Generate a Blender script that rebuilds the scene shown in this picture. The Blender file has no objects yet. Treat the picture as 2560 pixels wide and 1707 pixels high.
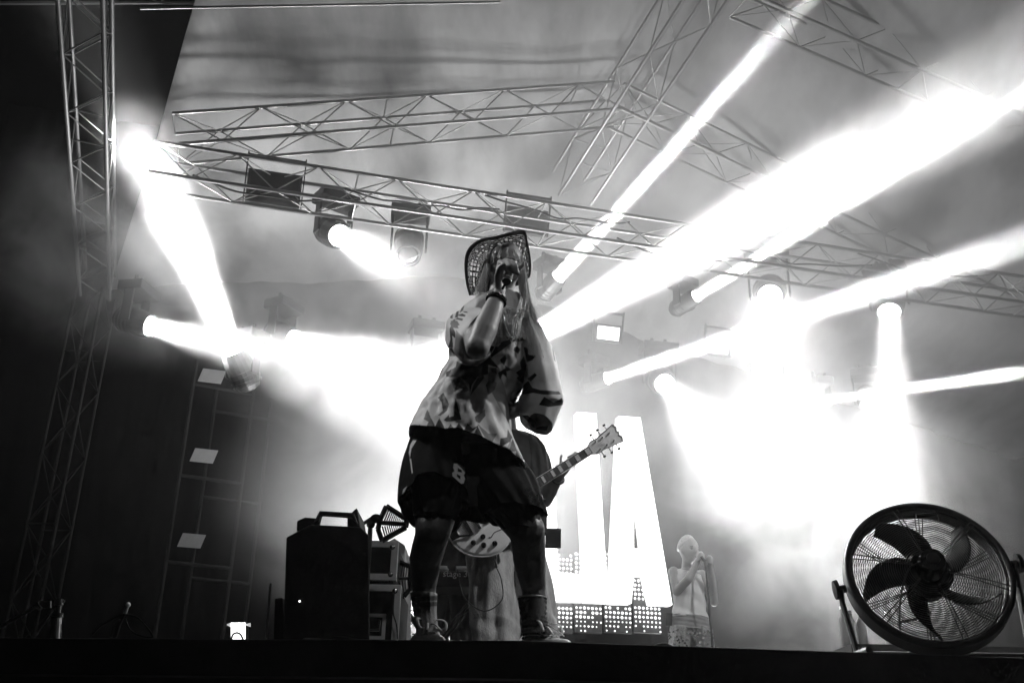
import bpy, bmesh, math, random
from mathutils import Vector as V, Matrix, Quaternion, noise
random.seed(7)
sc = bpy.context.scene
COL = sc.collection

# ------------------------------------------------------------------ camera
F = 2570.0; PITCH = math.radians(23.5); ROLL = math.radians(1.2)
CAM = V((0, 0, 1.05)); FLOOR = 1.5
fw = V((0, math.cos(PITCH), math.sin(PITCH)))
r0 = V((1, 0, 0)); u0 = V((0, -math.sin(PITCH), math.cos(PITCH)))
rt = r0*math.cos(ROLL) + u0*math.sin(ROLL)
up = u0*math.cos(ROLL) - r0*math.sin(ROLL)
cam_data = bpy.data.cameras.new('camera')
cam_data.lens = 36*F/2560; cam_data.sensor_width = 36
cam_data.clip_start = .05; cam_data.clip_end = 500
cam = bpy.data.objects.new('camera', cam_data); COL.objects.link(cam)
m = Matrix((rt, up, -fw)).transposed().to_4x4(); m.translation = CAM
cam.matrix_world = m
sc.camera = cam
cam_data.dof.use_dof = False

# ------------------------------------------------------------------ world: night sky
w = bpy.data.worlds.new('World'); sc.world = w; w.use_nodes = True
nt = w.node_tree; bg = nt.nodes['Background']
sky = nt.nodes.new('ShaderNodeTexSky'); sky.sky_type = 'NISHITA'; sky.sun_disc = False
sky.sun_elevation = math.radians(-4); sky.sun_rotation = math.radians(180)
bw = nt.nodes.new('ShaderNodeRGBToBW')
nt.links.new(sky.outputs[0], bw.inputs[0]); nt.links.new(bw.outputs[0], bg.inputs[0])
bg.inputs[1].default_value = .003

sc.view_settings.view_transform = 'Standard'; sc.view_settings.look = 'None'
sc.view_settings.exposure = 0.25; sc.view_settings.gamma = 1; sc.view_settings.use_curve_mapping = False
cy = sc.cycles
cy.use_denoising = True
try: cy.denoiser = 'OPENIMAGEDENOISE'
except Exception: pass
cy.max_bounces = 6; cy.diffuse_bounces = 2; cy.glossy_bounces = 2; cy.volume_bounces = 1
cy.transmission_bounces = 4; cy.transparent_max_bounces = 12
cy.use_adaptive_sampling = True; cy.adaptive_threshold = .03; cy.adaptive_min_samples = 20
cy.volume_max_steps = 64; cy.volume_step_rate = 3.0
cy.sample_clamp_indirect = 4.0

# ------------------------------------------------------------------ helpers
def ray(px, py): return fw + rt*((px-1280)/F) + up*((853.5-py)/F)
def P(px, py, Y): d = ray(px, py); return CAM + d*(Y/d.y)          # point seen at a pixel, Y metres ahead
def PZ(px, py, z): d = ray(px, py); return CAM + d*((z-CAM.z)/d.z)
def proj(p):
    q = p-CAM; s = q.dot(fw); return (1280+F*q.dot(rt)/s, 853.5-F*q.dot(up)/s)
def ppm(p): return F/(p-CAM).dot(fw)                                # photo pixels per metre at p

def mat(name, col=.2, rough=.6, metal=0., spec=.5, emit=0., noise_amt=0., noise_scale=8., bump=0., bump_scale=40., sheen=0., attr=None, nstretch=None, trans=0., alpha=None, coat=0.):
    m = bpy.data.materials.new(name); m.use_nodes = True
    n = m.node_tree; b = n.nodes['Principled BSDF']
    b.inputs['Base Color'].default_value = (col, col, col, 1)
    b.inputs['Roughness'].default_value = rough; b.inputs['Metallic'].default_value = metal
    b.inputs['Specular IOR Level'].default_value = spec
    if sheen: b.inputs['Sheen Weight'].default_value = sheen
    if coat: b.inputs['Coat Weight'].default_value = coat
    if trans: b.inputs['Transmission Weight'].default_value = trans
    if emit:
        b.inputs['Emission Color'].default_value = (1, 1, 1, 1); b.inputs['Emission Strength'].default_value = emit
    tc = n.nodes.new('ShaderNodeTexCoord'); src = tc.outputs['Object']
    if nstretch:
        mp = n.nodes.new('ShaderNodeMapping'); mp.inputs['Scale'].default_value = nstretch
        n.links.new(src, mp.inputs[0]); src = mp.outputs[0]
    if noise_amt or attr:
        nz = n.nodes.new('ShaderNodeTexNoise'); nz.inputs['Scale'].default_value = noise_scale
        nz.inputs['Detail'].default_value = 6; nz.inputs['Roughness'].default_value = .65
        n.links.new(src, nz.inputs['Vector'])
        mr = n.nodes.new('ShaderNodeMapRange'); mr.inputs[1].default_value = .3; mr.inputs[2].default_value = .7
        mr.inputs[3].default_value = 1-noise_amt; mr.inputs[4].default_value = 1+noise_amt
        n.links.new(nz.outputs['Fac'], mr.inputs[0])
        mx = n.nodes.new('ShaderNodeMath'); mx.operation = 'MULTIPLY'; mx.inputs[1].default_value = col
        n.links.new(mr.outputs[0], mx.inputs[0])
        if attr:
            at = n.nodes.new('ShaderNodeAttribute'); at.attribute_name = attr
            n.links.new(at.outputs['Fac'], mx.inputs[1])
        n.links.new(mx.outputs[0], b.inputs['Base Color'])
    if bump:
        nb = n.nodes.new('ShaderNodeTexNoise'); nb.inputs['Scale'].default_value = bump_scale; nb.inputs['Detail'].default_value = 4
        n.links.new(src, nb.inputs['Vector'])
        bp = n.nodes.new('ShaderNodeBump'); bp.inputs['Strength'].default_value = bump; bp.inputs['Distance'].default_value = .01
        n.links.new(nb.outputs['Fac'], bp.inputs['Height']); n.links.new(bp.outputs[0], b.inputs['Normal'])
    return m

M = dict(
    alu=mat('brushed_aluminium', .34, .32, .9, noise_amt=.15, noise_scale=20, bump=.1),
    dimmed_alu=mat('dimmed_pipe', .10, .5, .5, noise_amt=.3, noise_scale=20),  # aluminium dimmed in colour to stand in for weak light
    old_alu=mat('shaded_pipe', .02, .85, .0, spec=.2, noise_amt=.3, noise_scale=20),  # aluminium coloured near black to keep the left side in shade
    black_metal=mat('black_powder_coat', .012, .6, .0, spec=.25, noise_amt=.3, noise_scale=30, bump=.1, bump_scale=200),
    dark_metal=mat('dark_fixture_metal', .05, .4, .3, noise_amt=.2, noise_scale=15),
    chrome=mat('chrome', .75, .15, 1.),
    black_plastic=mat('black_plastic', .006, .7, spec=.06, noise_amt=.2, noise_scale=30),
    black_wood=mat('black_coated_plywood', .006, .7, spec=.15, noise_amt=.4, noise_scale=12, bump=.2, bump_scale=90),
    floor=mat('black_stage_deck', .01, .7, spec=.15, noise_amt=.5, noise_scale=6, bump=.2, bump_scale=50),
    ground=mat('dark_asphalt', .03, .9, noise_amt=.3, noise_scale=9, bump=.4, bump_scale=80),
    drape=mat('black_molton_drape', .005, .98, spec=.1, noise_amt=.3, noise_scale=5, bump=.08, bump_scale=30),
    canopy=mat('grey_roof_tarpaulin', .36, .75, noise_amt=.55, noise_scale=.9, bump=.5, bump_scale=6, nstretch=(1, .3, 1)),
    screen=mat('dark_led_panel', .03, .5, noise_amt=.3, noise_scale=25),
    lit=mat('lit_led', .8, .5, emit=3.0),
    lens=mat('lit_lens', .8, .3, emit=30.0),
    lens_off=mat('dark_lens_glass', .05, .08, noise_amt=.1, coat=.5),
    placard=mat('pale_board', .36, .7, noise_amt=.08, noise_scale=12),
    white_plastic=mat('white_plastic', .75, .4),
    rubber=mat('black_rubber', .02, .7, noise_amt=.2),
)

def tag(o, label=None, cat=None, group=None, kind=None):
    if label: o['label'] = label
    if cat: o['category'] = cat
    if group: o['group'] = group
    if kind: o['kind'] = kind
    return o
def thing(name, loc, label, cat, group=None):
    o = bpy.data.objects.new(name, None); COL.objects.link(o); o.location = loc
    o.empty_display_size = .1
    return tag(o, label, cat, group)
ORG = {}
def origin_of(o):
    p = V((0, 0, 0))
    while o is not None: p = p + V(o.location); o = o.parent
    return p
def link_mesh(me, name, parent=None, loc=None):
    o = bpy.data.objects.new(name, me); COL.objects.link(o)
    if parent is not None: o.parent = parent
    if loc is not None: o.location = loc
    return o

def frame_for(d):
    d = d.normalized(); a = V((0, 0, 1)) if abs(d.z) < .9 else V((1, 0, 0))
    x = d.cross(a).normalized(); return x, x.cross(d).normalized()

class MB:
    def __init__(s): s.v = []; s.f = []; s.uv = None
    def add(s, vs, fs):
        b = len(s.v); s.v += [V(v) for v in vs]; s.f += [tuple(i+b for i in f) for f in fs]; return b
    def box(s, c, ax, ay, az):
        """centre and three half-axis vectors"""
        c, ax, ay, az = V(c), V(ax), V(ay), V(az)
        vs = [c+ax*i+ay*j+az*k for i in (-1, 1) for j in (-1, 1) for k in (-1, 1)]
        s.add(vs, [(0, 1, 3, 2), (4, 6, 7, 5), (0, 4, 5, 1), (2, 3, 7, 6), (0, 2, 6, 4), (1, 5, 7, 3)]); return s
    def abox(s, lo, hi):
        lo, hi = V(lo), V(hi); c = (lo+hi)/2; h = (hi-lo)/2
        return s.box(c, (h.x, 0, 0), (0, h.y, 0), (0, 0, h.z))
    def tube(s, pts, r, n=8, cap=True, squash=None):
        pts = [V(p) for p in pts]; k = len(pts)
        rs = r if isinstance(r, (list, tuple)) else [r]*k
        x = None; rings = []
        for i, p in enumerate(pts):
            d = (pts[min(i+1, k-1)]-pts[max(i-1, 0)])
            if d.length < 1e-9: d = V((0, 0, 1))
            d.normalize()
            if x is None: x, y = frame_for(d)
            else:
                x = (x-d*x.dot(d))
                if x.length < 1e-6: x, _ = frame_for(d)
                x.normalize(); y = x.cross(d)
            rr = rs[i]; sq = squash or (1, 1)
            rings.append([p+x*(math.cos(a)*rr*sq[0])+y*(math.sin(a)*rr*sq[1]) for a in (2*math.pi*j/n for j in range(n))])
        s.rings(rings, cap); return s
    def rings(s, rings, cap=True, closed=True):
        n = len(rings[0]); b = len(s.v)
        for R in rings: s.v += [V(q) for q in R]
        for i in range(len(rings)-1):
            for j in range(n if closed else n-1):
                a = b+i*n+j; c = b+i*n+(j+1) % n
                s.f.append((a, c, c+n, a+n))
        if cap and closed:
            s.f.append(tuple(b+j for j in reversed(range(n)))); s.f.append(tuple(b+(len(rings)-1)*n+j for j in range(n)))
        return s
    def lathe(s, c, axis, prof, n=24, cap=True):
        c = V(c); d = V(axis).normalized(); x, y = frame_for(d)
        s.rings([[c+d*h+x*(math.cos(a)*r)+y*(math.sin(a)*r) for a in (2*math.pi*j/n for j in range(n))] for h, r in prof], cap); return s
    def prism(s, poly, off):
        off = V(off); n = len(poly); vs = [V(p) for p in poly]+[V(p)+off for p in poly]
        s.add(vs, [tuple(range(n))[::-1], tuple(range(n, 2*n))]+[(i, (i+1) % n, (i+1) % n+n, i+n) for i in range(n)]); return s
    def torus(s, c, nrm, R, r, n=48, k=8, x=None):
        c = V(c); d = V(nrm).normalized(); X, Y = frame_for(d)
        pts = [c+X*(math.cos(a)*R)+Y*(math.sin(a)*R) for a in (2*math.pi*j/n for j in range(n))]
        rings = []
        for j, p in enumerate(pts):
            o = (p-c).normalized()
            rings.append([p+o*(math.cos(a)*r)+d*(math.sin(a)*r) for a in (2*math.pi*q/k for q in range(k))])
        rings.append(rings[0]); s.rings(rings, cap=False); return s
    def build(s, name, material=None, parent=None, smooth=False, bevel=0, label=None, sub=0, solid=0):
        org = origin_of(parent) if parent is not None else V((0, 0, 0))
        loc = None
        if parent is None and s.v:
            lo = V([min(v[i] for v in s.v) for i in range(3)]); hi = V([max(v[i] for v in s.v) for i in range(3)])
            org = V(((lo.x+hi.x)/2, (lo.y+hi.y)/2, lo.z)); loc = org
        me = bpy.data.meshes.new(name); me.from_pydata([v-org for v in s.v], [], s.f); me.update()
        bm = bmesh.new(); bm.from_mesh(me); bmesh.ops.recalc_face_normals(bm, faces=bm.faces); bm.to_mesh(me); bm.free()
        if smooth: me.polygons.foreach_set('use_smooth', [True]*len(me.polygons))
        if material: me.materials.append(material)
        o = link_mesh(me, name, parent, loc)
        if bevel:
            b = o.modifiers.new('bevel', 'BEVEL'); b.width = bevel; b.segments = 2; b.limit_method = 'ANGLE'
        if solid:
            q = o.modifiers.new('solid', 'SOLIDIFY'); q.thickness = solid; q.offset = 0
        if sub:
            q = o.modifiers.new('sub', 'SUBSURF'); q.levels = sub; q.render_levels = sub
        if label: o['label'] = label
        return o

# shared rod, put between two points
_rod = {}
def rod_mesh(material, n=8):
    k = (material.name, n)
    if k not in _rod:
        b = MB(); b.tube([(0, 0, 0), (0, 0, 1)], 1, n)
        me = bpy.data.meshes.new('rod'); me.from_pydata(b.v, [], b.f); me.materials.append(material)
        me.polygons.foreach_set('use_smooth', [len(p.vertices) == 4 for p in me.polygons]); _rod[k] = me
    return _rod[k]
def rod(name, a, b, r, material, parent, n=8):
    a, b = V(a), V(b); o = bpy.data.objects.new(name, rod_mesh(material, n)); COL.objects.link(o)
    o.parent = parent; o.location = a-origin_of(parent)
    o.rotation_mode = 'QUATERNION'; o.rotation_quaternion = V((0, 0, 1)).rotation_difference((b-a).normalized())
    o.scale = (r, r, (b-a).length); return o

def truss(name, a, b, w, label, cat='truss', group='aluminium roof trusses', rc=.019, rb=.0065, bay=None, side=None, h=None, ma=None):
    ma = ma or M['alu']
    a, b = V(a), V(b); d = (b-a); L = d.length; d.normalize(); h = h or w
    if side is None:
        x = d.cross(V((0, 0, 1)))
        if x.length < .2: x = V((1, .25, 0))
    else: x = V(side)
    x = (x-d*x.dot(d)).normalized(); y = x.cross(d).normalized()
    t = thing(name, a, label, cat, group)
    cs = [(-1, -1), (1, -1), (1, 1), (-1, 1)]
    cor = lambda p, c: p+x*(c[0]*w/2)+y*(c[1]*h/2)
    for c in cs: rod('chord', cor(a, c), cor(b, c), rc, ma, t)
    bay = bay or w*1.15; n = max(2, int(L/bay)); n = min(n, 70)
    for k in range(4):
        c0, c1 = cs[k], cs[(k+1) % 4]
        for i in range(n):
            p = a+d*(L*i/n); q = a+d*(L*(i+1)/n)
            if (i+k) % 2 == 0: rod('brace', cor(p, c0), cor(q, c1), rb, ma, t, 6)
            else: rod('brace', cor(p, c1), cor(q, c0), rb, ma, t, 6)
    for i in range(0, n+1, 5):
        p = a+d*(L*i/n)
        for k in (0, 2): rod('crossbar', cor(p, cs[k]), cor(p, cs[(k+1) % 4]), rb*1.2, ma, t, 6)
    return t

def smooth_path(pts, k):
    pts = [V(p) for p in pts]; out = []
    for i in range(len(pts)-1):
        p0, p1, p2, p3 = pts[max(i-1, 0)], pts[i], pts[i+1], pts[min(i+2, len(pts)-1)]
        for j in range(k):
            t = j/k; out.append(.5*((2*p1)+(p2-p0)*t+(2*p0-5*p1+4*p2-p3)*t*t+(3*p1-p0-3*p2+p3)*t**3))
    out.append(pts[-1]); return out
# ------------------------------------------------------------------ haze
hz = MB(); hz.abox((-9, -.6, -1.0), (9.5, 17, 11.5))
haze = hz.build('haze', None); haze['kind'] = 'stuff'; haze['label'] = 'pale stage haze filling the air under the roof'
hm = bpy.data.materials.new('haze_air'); hm.use_nodes = True; n = hm.node_tree
n.nodes.remove(n.nodes['Principled BSDF']); pv = n.nodes.new('ShaderNodeVolumePrincipled')
pv.inputs['Color'].default_value = (.95, .95, .95, 1); pv.inputs['Density'].default_value = .003
pv.inputs['Anisotropy'].default_value = .35
n.links.new(pv.outputs[0], n.nodes['Material Output'].inputs['Volume']); haze.data.materials.append(hm)

def smoke(c, rad, dens, scale, seed, label, lo=.42, hi=.62):
    b = bmesh.new(); bmesh.ops.create_icosphere(b, subdivisions=2, radius=1.0)
    me = bpy.data.meshes.new('smoke_bank'); b.to_mesh(me); b.free()
    o = bpy.data.objects.new('smoke_bank', me); COL.objects.link(o); o.location = c; o.scale = rad
    tag(o, label, 'smoke', None, 'stuff')
    m = bpy.data.materials.new('smoke'); m.use_nodes = True; n = m.node_tree; n.nodes.remove(n.nodes['Principled BSDF'])
    pv = n.nodes.new('ShaderNodeVolumePrincipled'); pv.inputs['Color'].default_value = (.97, .97, .97, 1); pv.inputs['Anisotropy'].default_value = .3
    tc = n.nodes.new('ShaderNodeTexCoord'); ln = n.nodes.new('ShaderNodeVectorMath'); ln.operation = 'LENGTH'
    n.links.new(tc.outputs['Object'], ln.inputs[0])
    fo = n.nodes.new('ShaderNodeMapRange'); fo.interpolation_type = 'SMOOTHSTEP'; fo.inputs[1].default_value = .2; fo.inputs[2].default_value = .92; fo.inputs[3].default_value = 1; fo.inputs[4].default_value = 0
    n.links.new(ln.outputs['Value'], fo.inputs[0])
    mp = n.nodes.new('ShaderNodeMapping'); mp.inputs['Scale'].default_value = rad; mp.inputs['Location'].default_value = (seed, seed*.7, 0)
    n.links.new(tc.outputs['Object'], mp.inputs[0])
    nz = n.nodes.new('ShaderNodeTexNoise'); nz.inputs['Scale'].default_value = scale; nz.inputs['Detail'].default_value = 5; nz.inputs['Roughness'].default_value = .68; nz.inputs['Distortion'].default_value = 1.2
    n.links.new(mp.outputs[0], nz.inputs['Vector'])
    nr = n.nodes.new('ShaderNodeMapRange'); nr.inputs[1].default_value = lo; nr.inputs[2].default_value = hi; nr.inputs[3].default_value = .08; nr.inputs[4].default_value = 1
    n.links.new(nz.outputs['Fac'], nr.inputs[0])
    mu = n.nodes.new('ShaderNodeMath'); mu.operation = 'MULTIPLY'; n.links.new(fo.outputs[0], mu.inputs[0]); n.links.new(nr.outputs[0], mu.inputs[1])
    m2 = n.nodes.new('ShaderNodeMath'); m2.operation = 'MULTIPLY'; m2.inputs[1].default_value = dens; n.links.new(mu.outputs[0], m2.inputs[0])
    n.links.new(m2.outputs[0], pv.inputs['Density']); n.links.new(pv.outputs[0], n.nodes['Material Output'].inputs['Volume'])
    me.materials.append(m); return o
smoke(V((2.7, 9.2, 7.0)), (7.6, 5.0, 4.6), .26, .55, 5, 'thin grey smoke hanging under the whole roof', .36, .66)
smoke(P(400, 600, 8.6), (2.3, 1.6, 1.5), .60, 1.1, 3, 'bright smoke bank curling round the thick beam at the left tower', .44, .58)
smoke(P(1080, 860, 9.4), (2.9, 1.8, 1.6), .45, 1.1, 11, 'pale smoke bank glowing behind the jersey', .40, .62)
smoke(P(1120, 1230, 9.3), (2.6, 1.5, 1.8), .65, 1.0, 41, 'smoke rising behind the flight cases and the guitarist', .25, .62)
smoke(P(760, 730, 11.3), (4.2, 1.1, 1.3), .40, 1.0, 57, 'long smoke bank hiding where the roof meets the curtain', .35, .62)
smoke(P(2040, 1180, 8.9), (2.9, 2.1, 2.5), .24, 1.1, 23, 'brightest smoke bank under the lamps at the right', .42, .58)
smoke(P(1950, 420, 8.6), (3.2, 1.9, 1.7), .24, 1.0, 31, 'thin smoke bank drifting through the wide beam at upper right')

# ------------------------------------------------------------------ lamps
def spot(p, d, power, half_deg, blend=.5, r=.05, parent=None, name='spot_light'):
    L = bpy.data.lights.new(name, 'SPOT'); L.energy = power; L.spot_size = math.radians(half_deg*2); L.spot_blend = blend
    L.shadow_soft_size = r; o = bpy.data.objects.new(name, L); COL.objects.link(o)
    o.location = p-(origin_of(parent) if parent else V((0, 0, 0))); o.parent = parent
    o.rotation_mode = 'QUATERNION'; o.rotation_quaternion = V((0, 0, -1)).rotation_difference(d.normalized()); return o
def beam(p, d, power, spread_deg, r, parent=None, name='beam_light'):
    L = bpy.data.lights.new(name, 'AREA'); L.shape = 'DISK'; L.size = r*2; L.energy = power; L.spread = math.radians(spread_deg)
    o = bpy.data.objects.new(name, L); COL.objects.link(o)
    o.location = p-(origin_of(parent) if parent else V((0, 0, 0))); o.parent = parent
    o.rotation_mode = 'QUATERNION'; o.rotation_quaternion = V((0, 0, -1)).rotation_difference(d.normalized()); return o

def moving_head(px, py, Y, aim, lens_px, label, lit=True, kind='beam', power=100, spread=6, hang=None, floor=False, fixture=True):
    """yoke-mounted head whose lens sits at the pixel; aim is a world point"""
    p = P(px, py, Y); d = (aim-p).normalized(); r = lens_px/ppm(p)
    t = thing('moving_head_light', p, label, 'stage light', 'moving head stage lights')
    R = max(r*1.25, .07)
    b = MB(); b.lathe(p, d, [(-.40, R*.35), (-.38, R*.8), (-.30, R*1.12), (-.12, R*1.15), (-.03, R*1.05), (-.0, R*1.0), (-.0, R*.9), (-.03, R*.88)], 20, cap=True)
    b.build('head', M['dark_metal'], t, smooth=False)
    for i in range(4):
        c = MB(); c.torus(p-d*(.33-.045*i), d, R*1.13, .006, 20, 5)
        c.build('cooling_rib', M['dark_metal'], t)
    l = MB(); l.lathe(p-d*.02, d, [(0, .001), (.004, r*.6), (.0, r)] if False else [(0, r), (.008, r*.8), (.012, r*.3)], 20)
    l.build('lens', M['lens'] if lit else M['lens_off'], t, smooth=True)
    s = (d.cross(V((0, 0, 1)))).normalized() if abs(d.z) < .97 else V((1, 0, 0))
    c = p-d*.2; vert = V((0, 0, -1 if floor else 1))
    W = R*1.35; top = c+vert*(R*2.3+.06)
    for k in (-1, 1):
        a = MB(); a.box(c+s*(k*W)+vert*(R*1.05), s*.012, s.cross(vert)*.05, vert*(R*1.25+.03)); a.build('yoke_arm', M['dark_metal'], t, bevel=.008)
    bb = MB(); bb.box(top, s*(W*1.15), s.cross(vert)*.13, vert*.05); bb.build('base', M['dark_metal'], t, bevel=.012)
    if not floor:
        for k in (-1, 1):
            a = MB(); a.tube([top+vert*.05+s*(k*.08), top+vert*.13+s*(k*.08)], .02, 8); a.build('clamp', M['dark_metal'], t)
    if lit:
        if kind == 'beam': beam(p+d*.015, d, power, spread, r*.95, t)
        else: spot(p+d*(.02+r*.5), d, power, spread, 1.0, r*.5, t)
    return t
LI = 'moving_head'
W3 = lambda px, py, Y: P(px, py, Y)
def add_halo(t, aim, power, half):  # added second spot imitating the scattered glow round a beam
    p = V(t.location); d = (aim-p).normalized(); spot(p+d*.1, d, power, half, 1.0, .1, t, 'added_halo_light')
# beams rising to the upper right
moving_head(1398, 690, 9.8, P(2010, 10, 6.6), 17, 'moving head with a narrow beam rising steeply to the upper right beside the hat', power=60, spread=2.2)
_w = moving_head(1330, 842, 10.2, P(2600, 140, 6.8), 30, 'moving head hidden behind the jersey shoulder throwing the widest beam', power=190, spread=13)
add_halo(_w, P(2600, 140, 6.8), 110, 15)
moving_head(1742, 740, 10.2, P(2600, 210, 7.0), 15, 'moving head with a thin beam joining the wide beam at upper right', power=42, spread=2.2)
moving_head(1520, 945, 10.8, P(2600, 590, 7.5), 15, 'moving head throwing a long low beam to the right edge', power=55, spread=3.8)
moving_head(2078, 998, 11.0, P(2600, 925, 8.0), 12, 'moving head with the thinnest nearly level beam at the right', power=17, spread=1.7)
# left
_h = moving_head(585, 880, 9.0, P(315, 270, 7.6), 26, 'moving head shooting a thick white beam up the left tower', power=210, spread=18)
add_halo(_h, P(290, 330, 7.6), 560, 30)
moving_head(377, 815, 9.0, P(1000, 985, 8.5), 24, 'leftmost lit moving head aiming across the stage', power=55, spread=26)
moving_head(735, 848, 9.6, P(1150, 975, 8.6), 22, 'moving head left of the jersey with a short bright beam', power=40, spread=28)
moving_head(850, 590, 8.6, P(1130, 740, 7.0), 27, 'hanging moving head with large lit lens under the lighting truss', power=22, spread=24)
moving_head(1020, 640, 8.9, P(1010, 800, 8.4), 26, 'unlit hanging moving head between the lit one and the hat', lit=False)
moving_head(1072, 895, 10.0, P(1180, 960, 8.5), 22, 'moving head glowing just left of the sleeve', power=30, spread=34)
# right
moving_head(1925, 742, 10.4, P(1975, 1500, 5.5), 29, 'large round lit moving head facing the audience above the low beam', power=13, spread=36)
moving_head(2223, 782, 10.6, P(2240, 1500, 9.0), 27, 'moving head pointing straight down with a soft cone at the right', power=32, spread=20)
moving_head(1662, 960, 11.0, P(1800, 1110, 9.5), 24, 'moving head right of the letters dipping to the lower right', power=22, spread=28)
moving_head(1925, 985, 11.2, P(2080, 1400, 8.0), 24, 'moving head lost in the brightest smoke at the right', power=34, spread=52)
moving_head(2172, 1012, 11.4, P(2250, 1400, 9.0), 18, 'small moving head glowing beneath the thinnest beam', power=16, spread=50)

# front and side lamps; the guitar, backing singer and floor washes are added
moving_head_front = []
for (x, y, z, ax_, ay_, az_, pw_, sp_, l) in ((-3.6, 4.7, 6.4, 0, 3.9, 2.7, 500, 9, 'side lamp high above the left wing of the stage'), (3.7, 5.0, 5.2, .1, 3.9, 2.4, 430, 12, 'side lamp high above the right wing of the stage'), (.9, -.3, 8.0, .1, 5.0, 2.3, 170, 12, 'front wash lamp on the roof edge over the audience'), (3.7, 2.4, 6.2, .12, 5.55, 2.35, 700, 6, 'added unseen wash lamp at the right front aimed at the guitar'), (5.2, 5.2, 6.0, 1.75, 9.8, 2.8, 500, 7, 'added unseen wash lamp at the right brightening the backing singer'), (-.45, 10.5, 1.62, -1.0, 8.6, 5, 2700, 62, 'added unseen floor lamp filling the haze behind the singer'), (2.3, 11.6, 1.62, 2.2, 9.8, 6, 1450, 64, 'added unseen floor lamp filling the haze behind the lit letters')):
    p = V((x, y, z)); aim = V((ax_, ay_, az_)); d = (aim-p).normalized(); t = thing('wash_light', p, l, 'stage light', 'wash lamps out of view')
    q = MB(); q.lathe(p, d, [(-.35, .05), (-.33, .11), (-.05, .12), (0, .13), (0, .11), (-.03, .10)], 20); q.build('head', M['dark_metal'], t)
    q = MB(); q.lathe(p-d*.02, d, [(0, .10), (.008, .08)], 20); q.build('lens', M['lens'], t); spot(p+d*.03, d, pw_, sp_, .6 if sp_ < 20 else 1.0, .06 if sp_ < 20 else .8, t)

def strobe(px, py, Y, wpx, hpx, label, lit=True):
    p = P(px, py, Y); s = ppm(p); d = (CAM-p).normalized()
    x = V((math.cos(.24), math.sin(.24), 0)); n_ = V((-math.sin(.24)*-1, -math.cos(.24), -.35)).normalized(); y = n_.cross(x).normalized()
    if y.z < 0: y = -y
    hw, hh = wpx/2/s, hpx/2/s
    t = thing('strobe_light', p, label, 'strobe light', 'rectangular strobe lights')
    b = MB(); b.box(p-n_*.06, x*(hw+.03), y*(hh+.03), n_*.055); b.build('housing', M['dark_metal'], t, bevel=.01)
    b = MB(); b.box(p, x*hw, y*hh, n_*.006); b.build('lit_face' if lit else 'glass_face', M['lit'] if lit else M['lens_off'], t)
    for k in (-1, 1):
        b = MB(); b.box(p-n_*.03+x*(k*(hw+.045))+y*.08, x*.006, y*(hh+.11), n_*.02); b.build('bracket', M['dark_metal'], t)
    b = MB(); b.box(p-n_*.03+y*(hh+.16), x*(hw+.05), y*.012, n_*.02); b.build('crossbar', M['dark_metal'], t)
    return t
strobe(1521, 833, 10.6, 56, 32, 'lit rectangular strobe hanging left of the low beam')
strobe(1796, 868, 10.9, 52, 30, 'lit rectangular strobe just under the low beam')
strobe(685, 470, 8.35, 118, 68, 'large unlit wash panel clamped at the left of the lighting truss', lit=False)
strobe(1318, 552, 9.3, 92, 50, 'large unlit wash panel on the lighting truss above the hat', lit=False)

# ------------------------------------------------------------------ structure
def struct(o): o['kind'] = 'structure'; return o
g = MB(); g.add([(-60, -30, 0), (60, -30, 0), (60, 90, 0), (-60, 90, 0)], [(0, 1, 2, 3)]); struct(g.build('ground', M['ground']))
EL, EM, ER = PZ(-700, 1590, FLOOR), PZ(1300, 1600, FLOOR), PZ(3200, 1665, FLOOR)
edge = [EL, EM, ER]
fl = MB(); poly = [V((p.x, p.y, FLOOR)) for p in edge]+[V((10, 16.5, FLOOR)), V((-10, 16.5, FLOOR))]
fl.prism([p-V((0, 0, .12)) for p in poly], (0, 0, .12)); struct(fl.build('stage_floor', M['floor'], bevel=.004))
sk = MB()
NS = 160; top = []; bot = []
for i in range(NS+1):
    t_ = i/NS*2
    q = EL.lerp(EM, t_) if t_ <= 1 else EM.lerp(ER, t_-1)
    wv = .018*math.sin(i*1.3)+.012*math.sin(i*.57)
    top.append(V((q.x, q.y+.03+wv*.2, FLOOR-.125))); bot.append(V((q.x, q.y+.05+wv, .02)))
sk.rings([top, bot], cap=False, closed=False)
struct(sk.build('stage_skirt', M['drape'], smooth=True, solid=.01))

TZ = P(440, 425, 8.0).z
truss('lighting_truss', PZ(380, 415, TZ), PZ(2620, 752, TZ), .32, 'long level lighting truss carrying the hanging heads', group='aluminium roof trusses')
apx = P(1535, 262, 9.1)
truss('roof_truss', P(440, 348, 8.2), apx, .34, 'roof rafter truss rising from the left tower to the ridge')
truss('roof_truss', apx, P(2600, 770, 12.0), .34, 'roof rafter truss falling from the ridge to the right behind the beams')
truss('roof_truss', P(1790, -90, 7.6), P(1430, 470, 10.1), .42, 'ridge truss coming down from the top edge of the photo')
truss('roof_truss', P(1850, -20, 7.9), P(2640, 330, 9.6), .36, 'roof rafter truss in the upper right corner region')
truss('roof_truss', P(-60, -60, 7.4), P(1500, -55, 8.2), .34, 'roof rafter truss along the top edge at the left')
tw = P(240, 735, 10.0)
truss('truss_tower', V((tw.x, tw.y, FLOOR)), tw, .30, 'dark vertical truss tower standing at the left', cat='truss tower', side=(1, -.1, 0), ma=M['old_alu'])
truss('roof_truss', P(211, -60, 5.6), tw+V((0, 0, .1)), .30, 'truss leaning from the left tower over the front of the stage', side=(1, .0, 0), ma=M['dimmed_alu'])
truss('side_truss', PZ(2300, 890, 7.3), PZ(2680, 640, 7.3), .42, 'side truss at the right edge coming towards the audience')

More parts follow.
